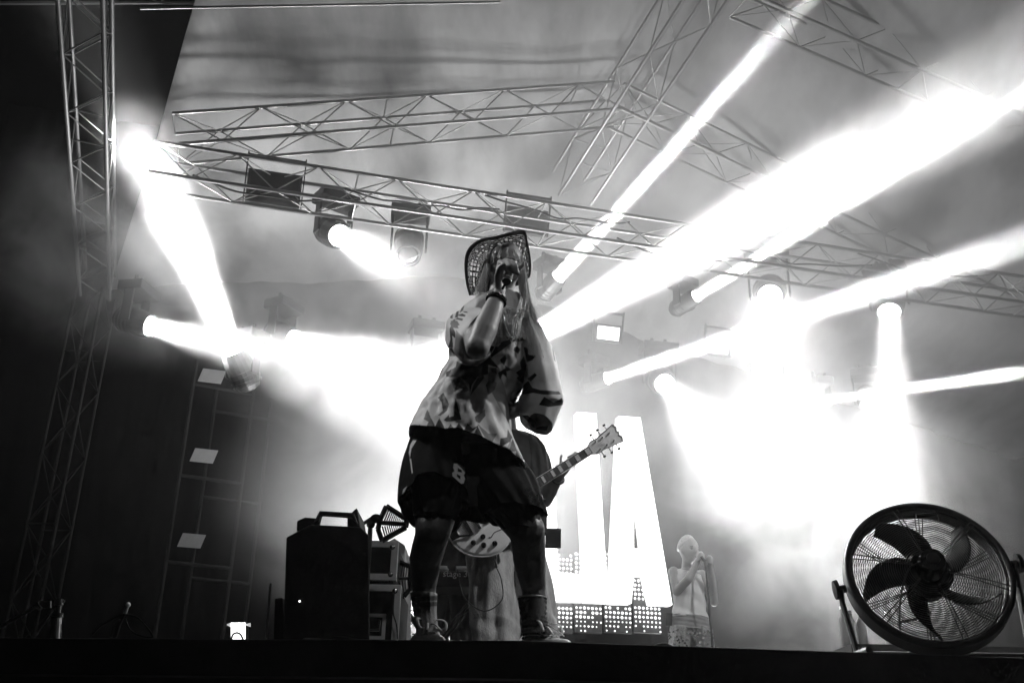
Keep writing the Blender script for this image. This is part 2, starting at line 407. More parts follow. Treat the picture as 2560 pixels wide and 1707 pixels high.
# cable runs and couplers on the lighting truss
ta, tb = PZ(380, 415, TZ), PZ(2620, 752, TZ); td = (tb-ta); tl = td.length; td.normalize()
rc_ = random.Random(12)
for k in range(6):
    s0 = .4+k*1.35; pts = []
    for i in range(9):
        u = i/8; pts.append(ta+td*(s0+1.5*u)+V((0, -.12+.05*math.sin(k*2+u*4), -.10-.11*math.sin(math.pi*u)*rc_.uniform(.7, 1.2)+.12*(k % 3))))
    q = MB(); q.tube(smooth_path(pts, 4), .009, 6); tag(q.build('power_cable', M['rubber'], None, smooth=True), ('first', 'second', 'third', 'fourth', 'fifth', 'sixth')[k]+' black cable swag from the left along the lighting truss', 'cable', 'cables along the lighting truss')
cp = thing('canopy_pole', P(350, 22, 6.6), 'thin pole along the front hem of the roof canopy at the top edge', 'pole')
rod('pole', P(350, 22, 6.6), P(1250, 6, 7.2), .012, M['alu'], cp)

# roof canopy
rA, rB = V((P(1790, -90, 7.6)))+V((0, 0, .45)), V((P(1430, 470, 10.1)))+V((0, 0, .45))
rd = (rB-rA).normalized(); e1 = V((math.cos(.30), math.sin(.30), 0))
cn = MB(); NU, NV = 60, 60; rings = []
for i in range(NU+1):
    s_ = -6+ (16)*i/NU; base = rA+rd*min(s_, 3.2)+V((rd.x, rd.y, 0))*max(0, s_-3.2); row = []
    for j in range(NV+1):
        q = -4.5+13.5*j/NV; dz = -abs(q)*.2-.35*math.exp(-abs(q))*0
        zz = .010*math.sin(q*2.3+i*.2)+.10*noise.noise(V((q*.45, s_*.8, 3)))
        pt = base+e1*q+V((0, 0, dz+zz)); row.append(pt)
    rings.append(row)
cn.rings(rings, cap=False, closed=False); 
co = cn.build('roof_canopy', M['canopy'], smooth=True, solid=.02); tag(co, 'grey fabric roof canopy stretched over the trusses', 'roof')

# back drape
dr = MB(); a0, a1 = P(-300, 1500, 11.5), P(2900, 1500, 16.0); NS = 300; rows = [[], []]
for i in range(NS+1):
    q = a0.lerp(a1, i/NS); wv = .025*math.sin(i*.9)+.03*math.sin(i*.37)
    rows[0].append(V((q.x, q.y+wv, FLOOR+.02))); rows[1].append(V((q.x, q.y+wv*.7, 9.4)))
dr.rings(rows, cap=False, closed=False); do = dr.build('backdrop_curtain', M['drape'], smooth=True, solid=.01)
tag(do, 'black backdrop curtain hanging behind the stage', 'curtain')
# ------------------------------------------------------------------ illuminated letters and led panels
AX = V((math.cos(.245), math.sin(.245), 0)); AN = V((math.sin(.245), -math.cos(.245), 0))
L0 = P(1460, 1502, 11.0)
def on_plane(px, py, off=0.0):
    d = ray(px, py); p0 = L0+AN*off; return CAM+d*((p0-CAM).dot(AN)/d.dot(AN))
M['letter_face'] = mat('lit_letter_face', .8, .4, emit=1.7)
M['letter_side'] = mat('lit_letter_side', .8, .5, emit=.8)
M['led_dot'] = mat('led_dot', .8, .4, emit=1.1)
def letter(polys, label):
    pts = [on_plane(*q) for pl in polys for q in pl]
    base = min(pts, key=lambda p: p.z)
    t = thing('illuminated_letter', base, label, 'letter sign', 'illuminated letters on the led wall')
    f = MB(); s_ = MB()
    for pl in polys:
        w = [on_plane(*q) for q in pl]; f.prism(w, -AN*.012)
        k = len(w)
        for i in range(k):
            a, b = w[i], w[(i+1) % k]; u = (b-a); 
            if u.length < .02: continue
            s_.box((a+b)/2-AN*.07, u/2, AN*.055, u.cross(AN).normalized()*.006)
    f.build('face', M['letter_face'], t); s_.build('rim', M['letter_side'], t)
    return t
letter([[(1262, 1022), (1322, 1026), (1323, 1092), (1262, 1088)], [(1225, 1018), (1262, 1021), (1270, 1496), (1228, 1495)], [(1262, 1225), (1312, 1228), (1313, 1290), (1262, 1287)], [(1268, 1432), (1318, 1434), (1319, 1498), (1270, 1497)]],
       'white lit letter E almost hidden behind the jersey')
letter([[(1330, 1024), (1381, 1028), (1396, 1431), (1398, 1500), (1340, 1499)], [(1396, 1431), (1458, 1435), (1461, 1501), (1398, 1500)]], 'white lit letter L behind the guitarist')
letter([[(1443, 1029), (1491, 1033), (1521, 1504), (1465, 1502)]], 'white lit letter I behind the guitar headstock')
letter([[(1548, 1039), (1586, 1042), (1585, 1371), (1585, 1435), (1579, 1506), (1526, 1505)], [(1586, 1042), (1601, 1043), (1681, 1510), (1628, 1508), (1611, 1436), (1607, 1371), (1587, 1190)],
        [(1585, 1371), (1607, 1371), (1611, 1436), (1585, 1435)]], 'white lit letter A beside the backing singer')
pw = 72
px0 = 1002
LABP = ['led panel of round lamps beside the flight case', 'led panel of round lamps behind the left calf', 'led panel of round lamps behind the keyboard', 'led panel of round lamps behind the jeans', 'led panel of round lamps behind the white shoe', 'led panel of round lamps under the letter L', 'led panel of round lamps under the letter I', 'led panel of round lamps under the left foot of the letter A', 'led panel of round lamps under the right foot of the letter A']
for i in range(9):
    xa, xb = px0+i*pw+2, px0+(i+1)*pw-2
    p00, p10, p01 = on_plane(xa, 1378, -.35), on_plane(xb, 1380, -.35), on_plane(xa, 1580, -.35)
    p01.x, p01.y = p00.x, p00.y
    t = thing('led_panel', p01, LABP[i], 'led panel', 'led panels of the video wall')
    u = p10-p00; u.z = 0; v = p01-p00
    c = (p00+p10+p01+(p01+u))/4
    b = MB(); b.box(c-AN*.03, u/2*.985, v/2, AN*.02); b.build('panel', M['screen'], t, bevel=.004)
    d = MB(); ncol, nrow = 7, 18
    for r_ in range(nrow):
        for q in range(ncol):
            # dead and switched off lamps leave gaps between the lit rows
            if r_ % 6 == 5 and random.random() < .7: continue
            if random.random() < .05: continue
            rr = .0165*(1 if r_ < 15 else .7)*random.uniform(.75, 1.05)
            cc = p00+u*((q+.5+(r_ % 2)*.12)/ncol)+v*((r_+.5)/nrow)-AN*.008
            n8 = 8; vs = [cc+AN*.01] + [cc+u.normalized()*(math.cos(a)*rr)+V((0, 0, 1))*(math.sin(a)*rr) for a in (2*math.pi*j/n8 for j in range(n8))]
            d.add(vs, [(0, j+1, (j+1) % n8+1) for j in range(n8)])
    o = d.build('lamp_dots', M['led_dot'], t); o['kind'] = 'stuff'

# ------------------------------------------------------------------ scaffold with pale boards on the left
def scaffold():
    Y = 10.8
    a1 = P(413, 1420, Y); b1 = P(575, 1440, Y+.3); zt = P(470, 900, Y).z
    t = thing('scaffold_tower', V((a1.x, a1.y, FLOOR)), 'dark pipe scaffold tower at the left carrying pale boards', 'scaffold')
    for p in (a1, b1):
        for dy in (0, .9): rod('pipe', V((p.x, p.y+dy, FLOOR)), V((p.x, p.y+dy, zt)), .02, M['old_alu'], t)
    for zz in (FLOOR+.1, P(500, 1405, Y).z, P(500, 1188, Y).z, P(500, 960, Y).z):
        rod('ledger', V((a1.x, a1.y, zz)), V((b1.x, b1.y, zz)), .018, M['old_alu'], t)
        rod('ledger', V((a1.x, a1.y+.9, zz)), V((b1.x, b1.y+.9, zz)), .018, M['old_alu'], t)
    return t
scaffold()
for (x, y, l) in ((530, 940, 'uppermost pale board on the dark scaffold'), (510, 1139, 'middle pale board on the dark scaffold'), (479, 1351, 'lowest pale board on the dark scaffold')):
    c = P(x, y, 10.6); s = ppm(c); t = MB()
    t.box(c, V((math.cos(.3), math.sin(.3), 0))*(28/s), V((0, 0, 1))*(17/s)+V((.02, 0, 0)), V((-.3, 1, 0))*.006)
    tag(t.build('board', M['placard'], bevel=.002), l, 'board', 'pale boards on the scaffold')

# ------------------------------------------------------------------ drum fan
DD = .028
def fan():
    # centre, facing direction (towards the camera, tipped up)
    c = P(2318, 1441, FAN_Y); toc = (CAM-c).normalized(); n_ = (toc + FAN_T[0]*rt + FAN_T[1]*up).normalized()
    R = FAN_R
    t = thing('drum_fan', V((c.x, c.y, FLOOR)), 'large black drum fan with five curved blades at the right stage edge', 'fan')
    X, Y_ = frame_for(n_)
    b = MB(); b.lathe(c, n_, [(-DD, R*.93), (-DD, R), (DD, R), (DD, R*.93), (DD*.9, R*.90), (-DD*.9, R*.90), (-DD, R*.93)], 96, cap=False)
    b.build('drum', M['black_metal'], t, smooth=False)
    for s_ in (-1, 1):
        b = MB(); b.torus(c+n_*((DD+.003)*s_), n_, R*.965, .012, 96, 8); b.build('rim', M['black_metal'], t, smooth=True)
    def dome(r, s_): return s_*(DD+.035*(1-(r/R)**2))
    for s_ in (1, -1):
        NR = 27
        for i in range(NR):
            r = R*(.24+.70*i/(NR-1)); b = MB(); b.torus(c+n_*dome(r, s_), n_, r, .0013, 72, 5); b.build('guard_ring', M['black_metal'], t, smooth=True)
        for k in range(6):
            a0 = 2*math.pi*k/6+(.25 if s_ > 0 else .62)
            for da in (-.035, .035) if s_ > 0 else (-.05, 0, .05):
                a = a0+da; dirv = X*math.cos(a)+Y_*math.sin(a)
                pts = [c+dirv*r+n_*(dome(r, s_)+.003*s_) for r in [R*(.2+.76*q/6) for q in range(7)]]
                b = MB(); b.tube(pts, .0022, 5); b.build('guard_spoke', M['black_metal'], t)
    b = MB(); b.lathe(c, n_, [(-.05, .02), (-.05, .075), (.03, .085), (.045, .06), (.05, .02)], 28); b.build('hub', M['black_plastic'], t, smooth=True)
    # motor on the camera side
    b = MB(); b.lathe(c, n_, [(.04, .04), (.04, .045), (.10, .048), (.125, .042), (.13, .025), (.13, .005)], 28); b.build('motor', M['black_plastic'], t, smooth=False)
    b = MB(); b.lathe(c, n_, [(.131, .024), (.137, .022), (.137, .004)], 20); b.build('motor_cap', M['black_metal'], t)
    for k in range(5):
        a0 = 2*math.pi*k/5+FAN_A; rows = []
        for i in range(13):
            q = i/12; r = .05+(R*.86-.05)*q; row = []
            wdt = (.026+.018*math.sin(math.pi*min(1, q*1.05)**.9))*(1-.55*(max(0, q-.75)/.25)**1.5)
            sweep = -FAN_S*.62*q**1.5
            for j in range(7):
                u_ = (j/6-.5); a = a0+sweep+u_*2*wdt/max(r, .055)
                rrr = r*(1-.05*abs(u_))
                row.append(c+(X*math.cos(a)+Y_*math.sin(a))*rrr+n_*(u_*.07+.01*math.cos(u_*3)))
            rows.append(row)
        b = MB(); b.rings(rows, cap=False, closed=False); b.build('blade', M['black_plastic'], t, smooth=True, solid=.004)
    # wire bracket that bears the motor, cable
    q = c+n_*.10
    b = MB(); pts = [q-X*0+rt*-.045, q+rt*-.08+up*-.02, q+rt*-.105+up*-.09, q+rt*-.115+up*-.19, q+rt*-.10+up*-.25-n_*.03, q+rt*-.05+up*-.30-n_*.03, q+up*-.345+rt*.02-n_*.03]
    b.tube(smooth_path(pts, 6), .004, 6); b.build('cable', M['rubber'], t, smooth=True)
    b = MB(); pts = [q+rt*-.11+up*-.21, q+rt*-.06+up*-.20, q+rt*.0+up*-.17-n_*.02]; b.tube(smooth_path(pts, 6), .005, 6); b.build('cable_clip', M['rubber'], t)
    b = MB(); b.tube([c+n_*.13+up*.15+rt*-.06, c+n_*.13+up*.158+rt*.01], .0075, 8); b.build('carry_hook', M['black_plastic'], t)
    b = MB(); b.tube([c+n_*.13+up*.158+rt*.01, c+n_*.13+up*.15+rt*.017, c+n_*.13+up*.125+rt*.022], .0012, 5); b.build('loose_wire', M['rubber'], t)
    # side knobs and stand
    hx = (rt-n_*rt.dot(n_)).normalized(); hx = (hx+up*.12).normalized(); hx = (hx-n_*hx.dot(n_)).normalized()
    tips = []
    for s_ in (-1, 1):
        p = c+hx*(s_*(R+.005))
        b = MB(); b.lathe(p, hx*s_, [(0, .014), (.028, .014), (.028, .036), (.042, .034), (.046, .01)], 16); b.build('tilt_knob', M['black_plastic'], t)
        f = V((p.x+s_*(.035 if s_ > 0 else -.075), p.y+.03, FLOOR+.012))
        if s_ < 0: f = V((PZ(2152, 1618, FLOOR+.03).x, p.y, FLOOR+.012))
        b = MB(); b.tube([p+hx*s_*.018, p+hx*s_*.018+V((0, 0, -.05)), f], .012, 8, squash=(1.6, .7)); b.build('stand_leg', M['black_metal'], t)
        tips.append(f)
        b = MB(); b.tube([f+V((0, -.13, 0)), f+V((0, .16, 0))], .014, 8); b.build('stand_foot', M['black_metal'], t)
    b = MB(); b.tube(tips, .012, 8); b.build('stand_crossbar', M['black_metal'], t)
FAN_Y, FAN_R, FAN_T, FAN_A, FAN_S = 3.75, .290, (.2, .6), .3, 1
fan()
# ------------------------------------------------------------------ people
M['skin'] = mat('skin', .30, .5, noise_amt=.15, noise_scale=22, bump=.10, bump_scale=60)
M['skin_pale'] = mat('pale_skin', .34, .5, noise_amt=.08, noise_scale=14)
M['leg_skin'] = mat('dark_leg_skin', .09, .42, noise_amt=.25, noise_scale=14, bump=.3, bump_scale=60)  # darker skin tone for the legs
M['eye'] = mat('eye', .25, .05, coat=1.0)
M['black_cloth'] = mat('black_cotton', .012, .85, noise_amt=.4, noise_scale=18, bump=.4, bump_scale=26)
M['denim'] = mat('pale_washed_denim', .32, .85, noise_amt=.3, noise_scale=26, bump=.5, bump_scale=160, nstretch=(1, 1, .35))
M['white_cloth'] = mat('white_cotton', .7, .8, noise_amt=.08, noise_scale=14, bump=.3, bump_scale=25)
M['grey_cloth'] = mat('grey_cotton', .25, .8, noise_amt=.15, noise_scale=14, bump=.3, bump_scale=25)
M['hair'] = mat('blond_hair', .45, .35, noise_amt=.35, noise_scale=60, nstretch=(1, 1, .1))
M['hair_short'] = mat('bleached_short_hair', .5, .6, noise_amt=.2, noise_scale=60)
M['straw'] = mat('dark_straw', .035, .7, noise_amt=.4, noise_scale=80)

def to_me(b, name):
    me = bpy.data.meshes.new(name); me.from_pydata(b.v, [], b.f); me.update(); return me
def cap(b, pts, rs, n=12):
    """rounded limb: tube through pts with a ball at either end and at each joint"""
    pts = [V(p) for p in pts]
    P2, R2 = [], []
    for i in range(len(pts)-1):
        for j in range(4):
            t = j/4; P2.append(pts[i].lerp(pts[i+1], t)); R2.append(rs[i]*(1-t)+rs[i+1]*t)
    P2.append(pts[-1]); R2.append(rs[-1]); b.tube(P2, R2, n)
    for p, r in zip(pts, rs): ball(b, p, (r, r, r))
def ball(b, c, rad, ax=None, nu=12, nv=8, f=None):
    c = V(c); ax = ax or (V((1, 0, 0)), V((0, 1, 0)), V((0, 0, 1))); rings = []
    for i in range(nv+1):
        th = math.pi*(i+.02)/(nv+.04); rings.append([c+ax[0]*(rad[0]*math.sin(th)*math.cos(a))+ax[1]*(rad[1]*math.sin(th)*math.sin(a))+ax[2]*(rad[2]*math.cos(th)) for a in (2*math.pi*j/nu for j in range(nu))])
    b.rings(rings)
def remesh(b, name, material, parent, voxel, smooth_it=4, label=None):
    org = origin_of(parent); me = bpy.data.meshes.new(name); me.from_pydata([v-org for v in b.v], [], b.f); me.update()
    bm = bmesh.new(); bm.from_mesh(me); bmesh.ops.recalc_face_normals(bm, faces=bm.faces); bm.to_mesh(me); bm.free()
    o = link_mesh(me, name, None); r = o.modifiers.new('r', 'REMESH'); r.mode = 'VOXEL'; r.voxel_size = voxel; r.use_smooth_shade = True
    s = o.modifiers.new('s', 'SMOOTH'); s.iterations = smooth_it; s.factor = .5
    dg = bpy.context.evaluated_depsgraph_get(); dg.update()
    me2 = bpy.data.meshes.new_from_object(o.evaluated_get(dg)); o.modifiers.clear(); o.data = me2; bpy.data.meshes.remove(me)
    me2.name = name; me2.materials.clear(); me2.materials.append(material); o.parent = parent
    if label: o['label'] = label
    return o
def head(b, c, fwd, upv, s=1.0):
    """head with brow, nose, lips, ears, jaw as one closed surface; c is between the ears"""
    fwd = V(fwd).normalized(); upv = V(upv); upv = (upv-fwd*upv.dot(fwd)).normalized(); rgt = fwd.cross(upv)
    nu, nv = 48, 40; rings = []
    def G(x, y, x0, y0, sx, sy): return math.exp(-((x-x0)/sx)**2-((y-y0)/sy)**2)
    for i in range(nv+1):
        th = math.pi*(i+.02)/(nv+.04); row = []
        for j in range(nu):
            a = 2*math.pi*j/nu; x = math.sin(th)*math.cos(a); y = math.sin(th)*math.sin(a); z = math.cos(th)
            X = x*.074; Y = y*.094; Z = z*.112
            if z < 0: X *= 1-.30*(-z)**1.3; Y = Y*(1-.28*(-z)) + .020*(-z)
            if y > 0:
                xx, zz = X*1000, Z*1000
                Y -= .010*(G(xx, zz, 31, 12, 14, 9)+G(xx, zz, -31, 12, 14, 9))
                Y += .006*G(xx, zz, 0, 26, 45, 8)
                Y += .026*G(xx, zz, 0, -14, 9, 13)+.012*G(xx, zz, 0, 4, 6, 14)
                Y += .007*(G(xx, zz, 11, -20, 6, 6)+G(xx, zz, -11, -20, 6, 6))
                Y += .008*G(xx, zz, 0, -43, 17, 5)+.008*G(xx, zz, 0, -53, 15, 5)-.005*G(xx, zz, 0, -48, 20, 2.5)
                Y += .010*G(xx, zz, 0, -78, 18, 14); Y += .006*(G(xx, zz, 40, -14, 16, 16)+G(xx, zz, -40, -14, 16, 16))
            row.append(c+(rgt*X+fwd*Y+upv*Z)*s)
        rings.append(row)
    b.rings(rings)
    for k in (-1, 1): ball(b, c+(rgt*(.073*k)-upv*.008)*s, (.009*s, .017*s, .03*s), (rgt, fwd, upv), 10, 8)
    return rgt
def eyes(c, fwd, upv, s, parent):
    fwd = V(fwd).normalized(); upv = V(upv); upv = (upv-fwd*upv.dot(fwd)).normalized(); rgt = fwd.cross(upv)
    for k in (-1, 1):
        b = MB(); ball(b, c+(rgt*(.031*k)+fwd*.0745+upv*.012)*s, (.0125*s,)*3, None, 14, 10); b.build('eye', M['eye'], parent, smooth=True)
        b = MB(); pts = [c+(rgt*((.031+.019*q)*k)+fwd*(.088-.010*abs(q)-.004*(q > 0))+upv*(.028-.005*q*q))*s for q in (-1, -.5, 0, .5, 1)]
        b.tube(pts, .0022*s, 6); b.build('eyebrow', M['black_cloth'], parent, smooth=True)

def in_poly(x, y, poly):
    c = False; j = len(poly)-1
    for i in range(len(poly)):
        xi, yi = poly[i]; xj, yj = poly[j]
        if (yi > y) != (yj > y) and x < (xj-xi)*(y-yi)/(yj-yi)+xi: c = not c
        j = i
    return c
def prep(polys):
    return [(min(p[0] for p in q), max(p[0] for p in q), min(p[1] for p in q), max(p[1] for p in q), q, v) for q, v in polys]
def shade_of(x, y, prepped, base):
    v = base
    for x0, x1, y0, y1, q, val in prepped:
        if x0 <= x <= x1 and y0 <= y <= y1 and in_poly(x, y, q): v = val
    return v
def soft_shade(x, y, pr, base):
    return sum(shade_of(x+a, y+b_, pr, base) for a, b_ in ((-.6, -.3), (.3, -.6), (.6, .3), (-.3, .6)))/4
def cat(keys, t):
    """catmull interpolation of tuples"""
    n = len(keys)-1; f = t*n; i = min(int(f), n-1); u = f-i
    p0, p1, p2, p3 = keys[max(i-1, 0)], keys[i], keys[i+1], keys[min(i+2, n)]
    return tuple(.5*((2*b)+(c-a)*u+(2*a-5*b+4*c-d)*u*u+(3*b-a-3*c+d)*u**3) for a, b, c, d in zip(p0, p1, p2, p3))
def garment(name, keys, material, parent, nr=60, na=96, folds=None, prnt=None, base=.6, thick=.003, label=None, tilt=0.0, grain=0, attr=True):
    """cloth tube lofted through rings: key = (left px, left py, right px, right py, depth, Y of the centre)"""
    rings = []
    for i in range(nr+1):
        t = i/nr; lx, ly, rx, ry, dp, Yc = cat(keys, t)
        L = P(lx, ly, Yc); R_ = P(rx, ry, Yc); c = (L+R_)/2; h = (R_-L)/2
        D = V((0, -1, 0))*dp + V((0, 0, 1))*dp*tilt
        row = []
        for j in range(na):
            a = 2*math.pi*j/na; ca, sa = math.cos(a), math.sin(a)
            k = 1.0
            p = c+h*ca+D*sa
            if folds:
                f = folds(t, a); nn = (h.normalized()*ca+D.normalized()*sa); p = p+nn*f
            row.append(p)
        rings.append(row)
    b = MB(); b.rings(rings, cap=False)
    o = b.build(name, material, parent, smooth=True, label=label)
    if prnt is not None:
        pr = prep(prnt); at = o.data.color_attributes.new('print', 'FLOAT_COLOR', 'POINT')
        vals = []
        for v in b.v:
            x, y = proj(v); s_ = soft_shade(x, y, pr, base); vals += [s_, s_, s_, 1]
        at.data.foreach_set('color', vals)
    q = o.modifiers.new('solid', 'SOLIDIFY'); q.thickness = thick; q.offset = 1
    return o
def strand_mesh(guides, count, r, rnd, spread=.012, seg=18, tip=.3, wave=.004):
    b = MB()
    for k in range(count):
        g = rnd.choice(guides); off = V((rnd.uniform(-1, 1), rnd.uniform(-1, 1), rnd.uniform(-1, 1)))*spread
        off2 = V((rnd.uniform(-1, 1), rnd.uniform(-1, 1), rnd.uniform(-1, 1)))*spread*1.6; ph = rnd.uniform(0, 6)
        end = rnd.uniform(.8, 1.0); n = len(g); pts = []; base = smooth_path(g, 6); m = int((len(base)-1)*end)
        for i in range(0, m+1):
            t = i/m; pts.append(base[i]+off*(1-t)+off2*t+V((math.sin(ph+t*9), math.cos(ph+t*7), 0))*wave*t)
        rr = [r*(1-(1-tip)*i/m) for i in range(m+1)]
        b.tube(pts, rr, 4, squash=(1.6, .8))
    return b
def shoe(t, heel, toe, upv, L, name_mat, lace_mat, sole_mat):
    heel, toe = V(heel), V(toe); d = (toe-heel).normalized(); side = d.cross(upv).normalized()
    b = MB(); rings = []
    for i in range(15):
        q = i/14; w_ = (.030+.014*math.sin(q*math.pi*.95)+.004*q)*(1 if q < .85 else max(.35, 1-(q-.85)*4))
        h_ = .062 if q < .25 else .062-.030*min(1, (q-.25)/.6)
        if q < .08: h_ *= .8+.2*q/.08; w_ *= .75+.25*q/.08
        if q > .9: h_ *= 1-(q-.9)*4
        c = heel+d*(L*q)+upv*.018
        rings.append([c+side*(math.cos(a)*w_)+upv*(h_*max(math.sin(a), 0)**.8 if math.sin(a) > 0 else 0)+upv*0 for a in (2*math.pi*j/16 for j in range(16))])
    b.rings(rings); b.build('shoe_upper', name_mat, t, smooth=True, sub=1)
    b = MB(); rings = []
    for i in range(15):
        q = i/14; w_ = (.036+.015*math.sin(q*math.pi*.95))*(1 if q < .85 else max(.4, 1-(q-.85)*3.6)); w_ *= (.8+.2*min(1, q/.08))
        c = heel+d*(L*q)
        rings.append([c+side*(sx*w_)+upv*z for sx, z in ((-1, 0), (1, 0), (1.03, .012), (1, .022), (-1, .022), (-1.03, .012))])
    b.rings(rings); b.build('sole', sole_mat, t, smooth=False)
    top = lambda q, s_: heel+d*(L*q)+upv*(.018+.066-.030*min(1, max(0, (q-.25))/.6))+side*s_
    for i in range(4):
        q = .42+.09*i; b = MB(); b.tube([top(q, -.026)-upv*.012, top(q+.03, 0)+upv*.002, top(q, .026)-upv*.012], .0035, 6, squash=(1.8, .8)); b.build('lace', lace_mat, t, smooth=True)
    k = top(.42, 0)+upv*.008
    for s_ in (-1, 1):
        pts = [k, k+side*(s_*.03)+upv*.03+d*.01, k+side*(s_*.055)+upv*.022+d*.045, k+side*(s_*.05)-upv*.008+d*.055, k+side*(s_*.02)-upv*.004+d*.02, k]
        b = MB(); b.tube(smooth_path(pts, 6), .004, 6, squash=(1.8, .7)); b.build('lace_bow', lace_mat, t, smooth=True)
        pts = [k, k+side*(s_*.012)+upv*.012+d*.04, k+side*(s_*.03)-upv*.02+d*.085]
        b = MB(); b.tube(smooth_path(pts, 6), .0035, 6, squash=(1.6, .7)); b.build('lace_end', lace_mat, t, smooth=True)
# ------------------------------------------------------------------ the singer
Y0 = 3.9
def S(px, py, dy=0.0): return P(px, py, Y0+dy)
singer = thing('person', V((S(1200, 1600).x, Y0, FLOOR)), 'singer in openwork cowboy hat and jagged print jersey holding a microphone to the mouth', 'person')
b = MB(); Z = V((0, 0, 1))
hc = S(1262, 668, .02); hf = (CAM-hc).normalized()+V((.10, 0, .12)); hu = Z+rt*.06+V((0, .1, 0))
head(b, hc, hf, hu, 1.0)
cap(b, [S(1258, 700, .06), S(1250, 760, .05)], [.055, .058])
torso = [(S(1247, 800, .03), (.15, .09, .08)), (S(1228, 880, .03), (.15, .10, .12)), (S(1205, 980, .03), (.13, .10, .13)), (S(1180, 1080, .02), (.145, .11, .13)), (S(1165, 1160, .0), (.165, .12, .12))]
for c, r_ in torso: ball(b, c, r_, None, 20, 12)
cap(b, [S(1195, 800, .02), S(1306, 812, .02)], [.055, .055])
# legs
def floor_at(px, dy): p = P(px, 1600, Y0+dy); return V((p.x, p.y, FLOOR))
aL = S(1062, 1553, .0); aR = S(1336, 1560, .0)
cap(b, [S(1105, 1190, 0), S(1082, 1330, -.16)], [.105, .066], 16)
cap(b, [S(1082, 1330, -.16), S(1064, 1395, -.05), S(1060, 1470, .0), aL], [.064, .062, .046, .040], 16)
cap(b, [S(1232, 1200, 0), S(1318, 1325, -.16)], [.105, .068], 16)
cap(b, [S(1318, 1325, -.16), S(1323, 1395, -.05), S(1334, 1470, .02), aR], [.066, .062, .047, .041], 16)
# right arm to the mouth
sh, el, wr = S(1182, 806, .0), S(1194, 868, -.36), S(1246, 738, -.29)
cap(b, [sh, el], [.055, .047], 14); cap(b, [el, el.lerp(wr, .3), el.lerp(wr, .7), wr], [.044, .049, .040, .029], 14)
# left arm folded behind the waist
sh2, el2, wr2 = S(1325, 830, .02), S(1372, 990, .06), S(1290, 1025, .05)
cap(b, [sh2, el2], [.055, .045], 14); cap(b, [el2, wr2], [.042, .03], 14); ball(b, S(1276, 1030, .04), (.04, .025, .03))
# hand round the microphone
kn = [S(1249, 655, -0.270), S(1264, 651, -0.295), S(1278, 655, -0.305), S(1289, 664, -0.295)]
palm0 = S(1246, 728, -0.285)
for i, k in enumerate(kn): cap(b, [palm0+rt*(.004*i), S(1246+3*i, 692, -0.285), k], [.018, .0155, .0115], 10)
tips = [(S(1262, 668, -0.345), S(1272, 684, -0.340)), (S(1277, 664, -0.355), S(1286, 682, -0.345)), (S(1290, 667, -0.350), S(1295, 686, -0.335)), ]
for i, (m_, e_) in enumerate(tips): cap(b, [kn[i], kn[i].lerp(m_, .55)+up*.006, m_, e_], [.0115, .0105, .0098, .0085], 10)
cap(b, [kn[3], S(1299, 672, -0.310), S(1306, 664, -0.325), S(1309, 656, -0.330)], [.0105, .0095, .0085, .0075], 10)
cap(b, [S(1246, 715, -0.305), S(1243, 690, -0.330), S(1250, 668, -0.355), S(1262, 661, -0.370)], [.016, .0135, .0115, .0095], 10)
# feet
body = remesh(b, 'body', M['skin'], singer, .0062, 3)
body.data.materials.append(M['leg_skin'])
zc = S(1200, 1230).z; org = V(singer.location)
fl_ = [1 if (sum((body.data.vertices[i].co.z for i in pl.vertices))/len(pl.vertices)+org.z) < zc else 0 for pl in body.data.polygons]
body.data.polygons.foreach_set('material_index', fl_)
eyes(hc, hf, hu, 1.0, singer)

# microphone
m0, m1 = S(1266, 704, -.37), S(1279, 655, -.24); md = (m1-m0).normalized()
mc = thing('microphone', m0, 'wireless microphone held in the fist of the singer in the hat', 'microphone')
q = MB(); q.lathe(m0, md, [(0, .012), (0, .0165), (.012, .0175), (.16, .0215), (.165, .02)], 24); q.build('handle', M['dark_metal'], mc, smooth=False)
q = MB(); q.lathe(m0, md, [(.010, .0185), (.011, .0195), (.020, .0198), (.021, .0188)], 24); q.build('ring', M['chrome'], mc)
q = MB(); ball(q, m0+md*.185, (.025, .025, .025), None, 16, 12); q.build('grille', M['dark_metal'], mc, smooth=True)
q = MB(); a_ = S(1262, 712, -.36); q.tube([a_, S(1256, 722, -.34)], .0055, 8); q.build('antenna', M['black_plastic'], mc)

# bracelets
for k, (x, y, r_, w_) in enumerate(((1240, 741, .034, .006), (1236, 748, .037, .009), (1250, 733, .031, .004))):
    q = MB(); dd = (wr-el).normalized(); cc = el.lerp(wr, .93-.05*k); q.torus(cc, dd, r_, w_*.6, 28, 8)
    q.build('bracelet', M['chrome'] if k == 2 else M['black_plastic'], singer, smooth=True)
for k in range(7):
    q = MB(); a = k*.9; X_, Y_ = frame_for((wr-el)); cc = el.lerp(wr, .93)+X_*math.cos(a)*.036+Y_*math.sin(a)*.036
    ball(q, cc, (.007, .007, .007), None, 8, 6); q.build('bead', M['chrome'] if k % 2 else M['placard'], singer, smooth=True)

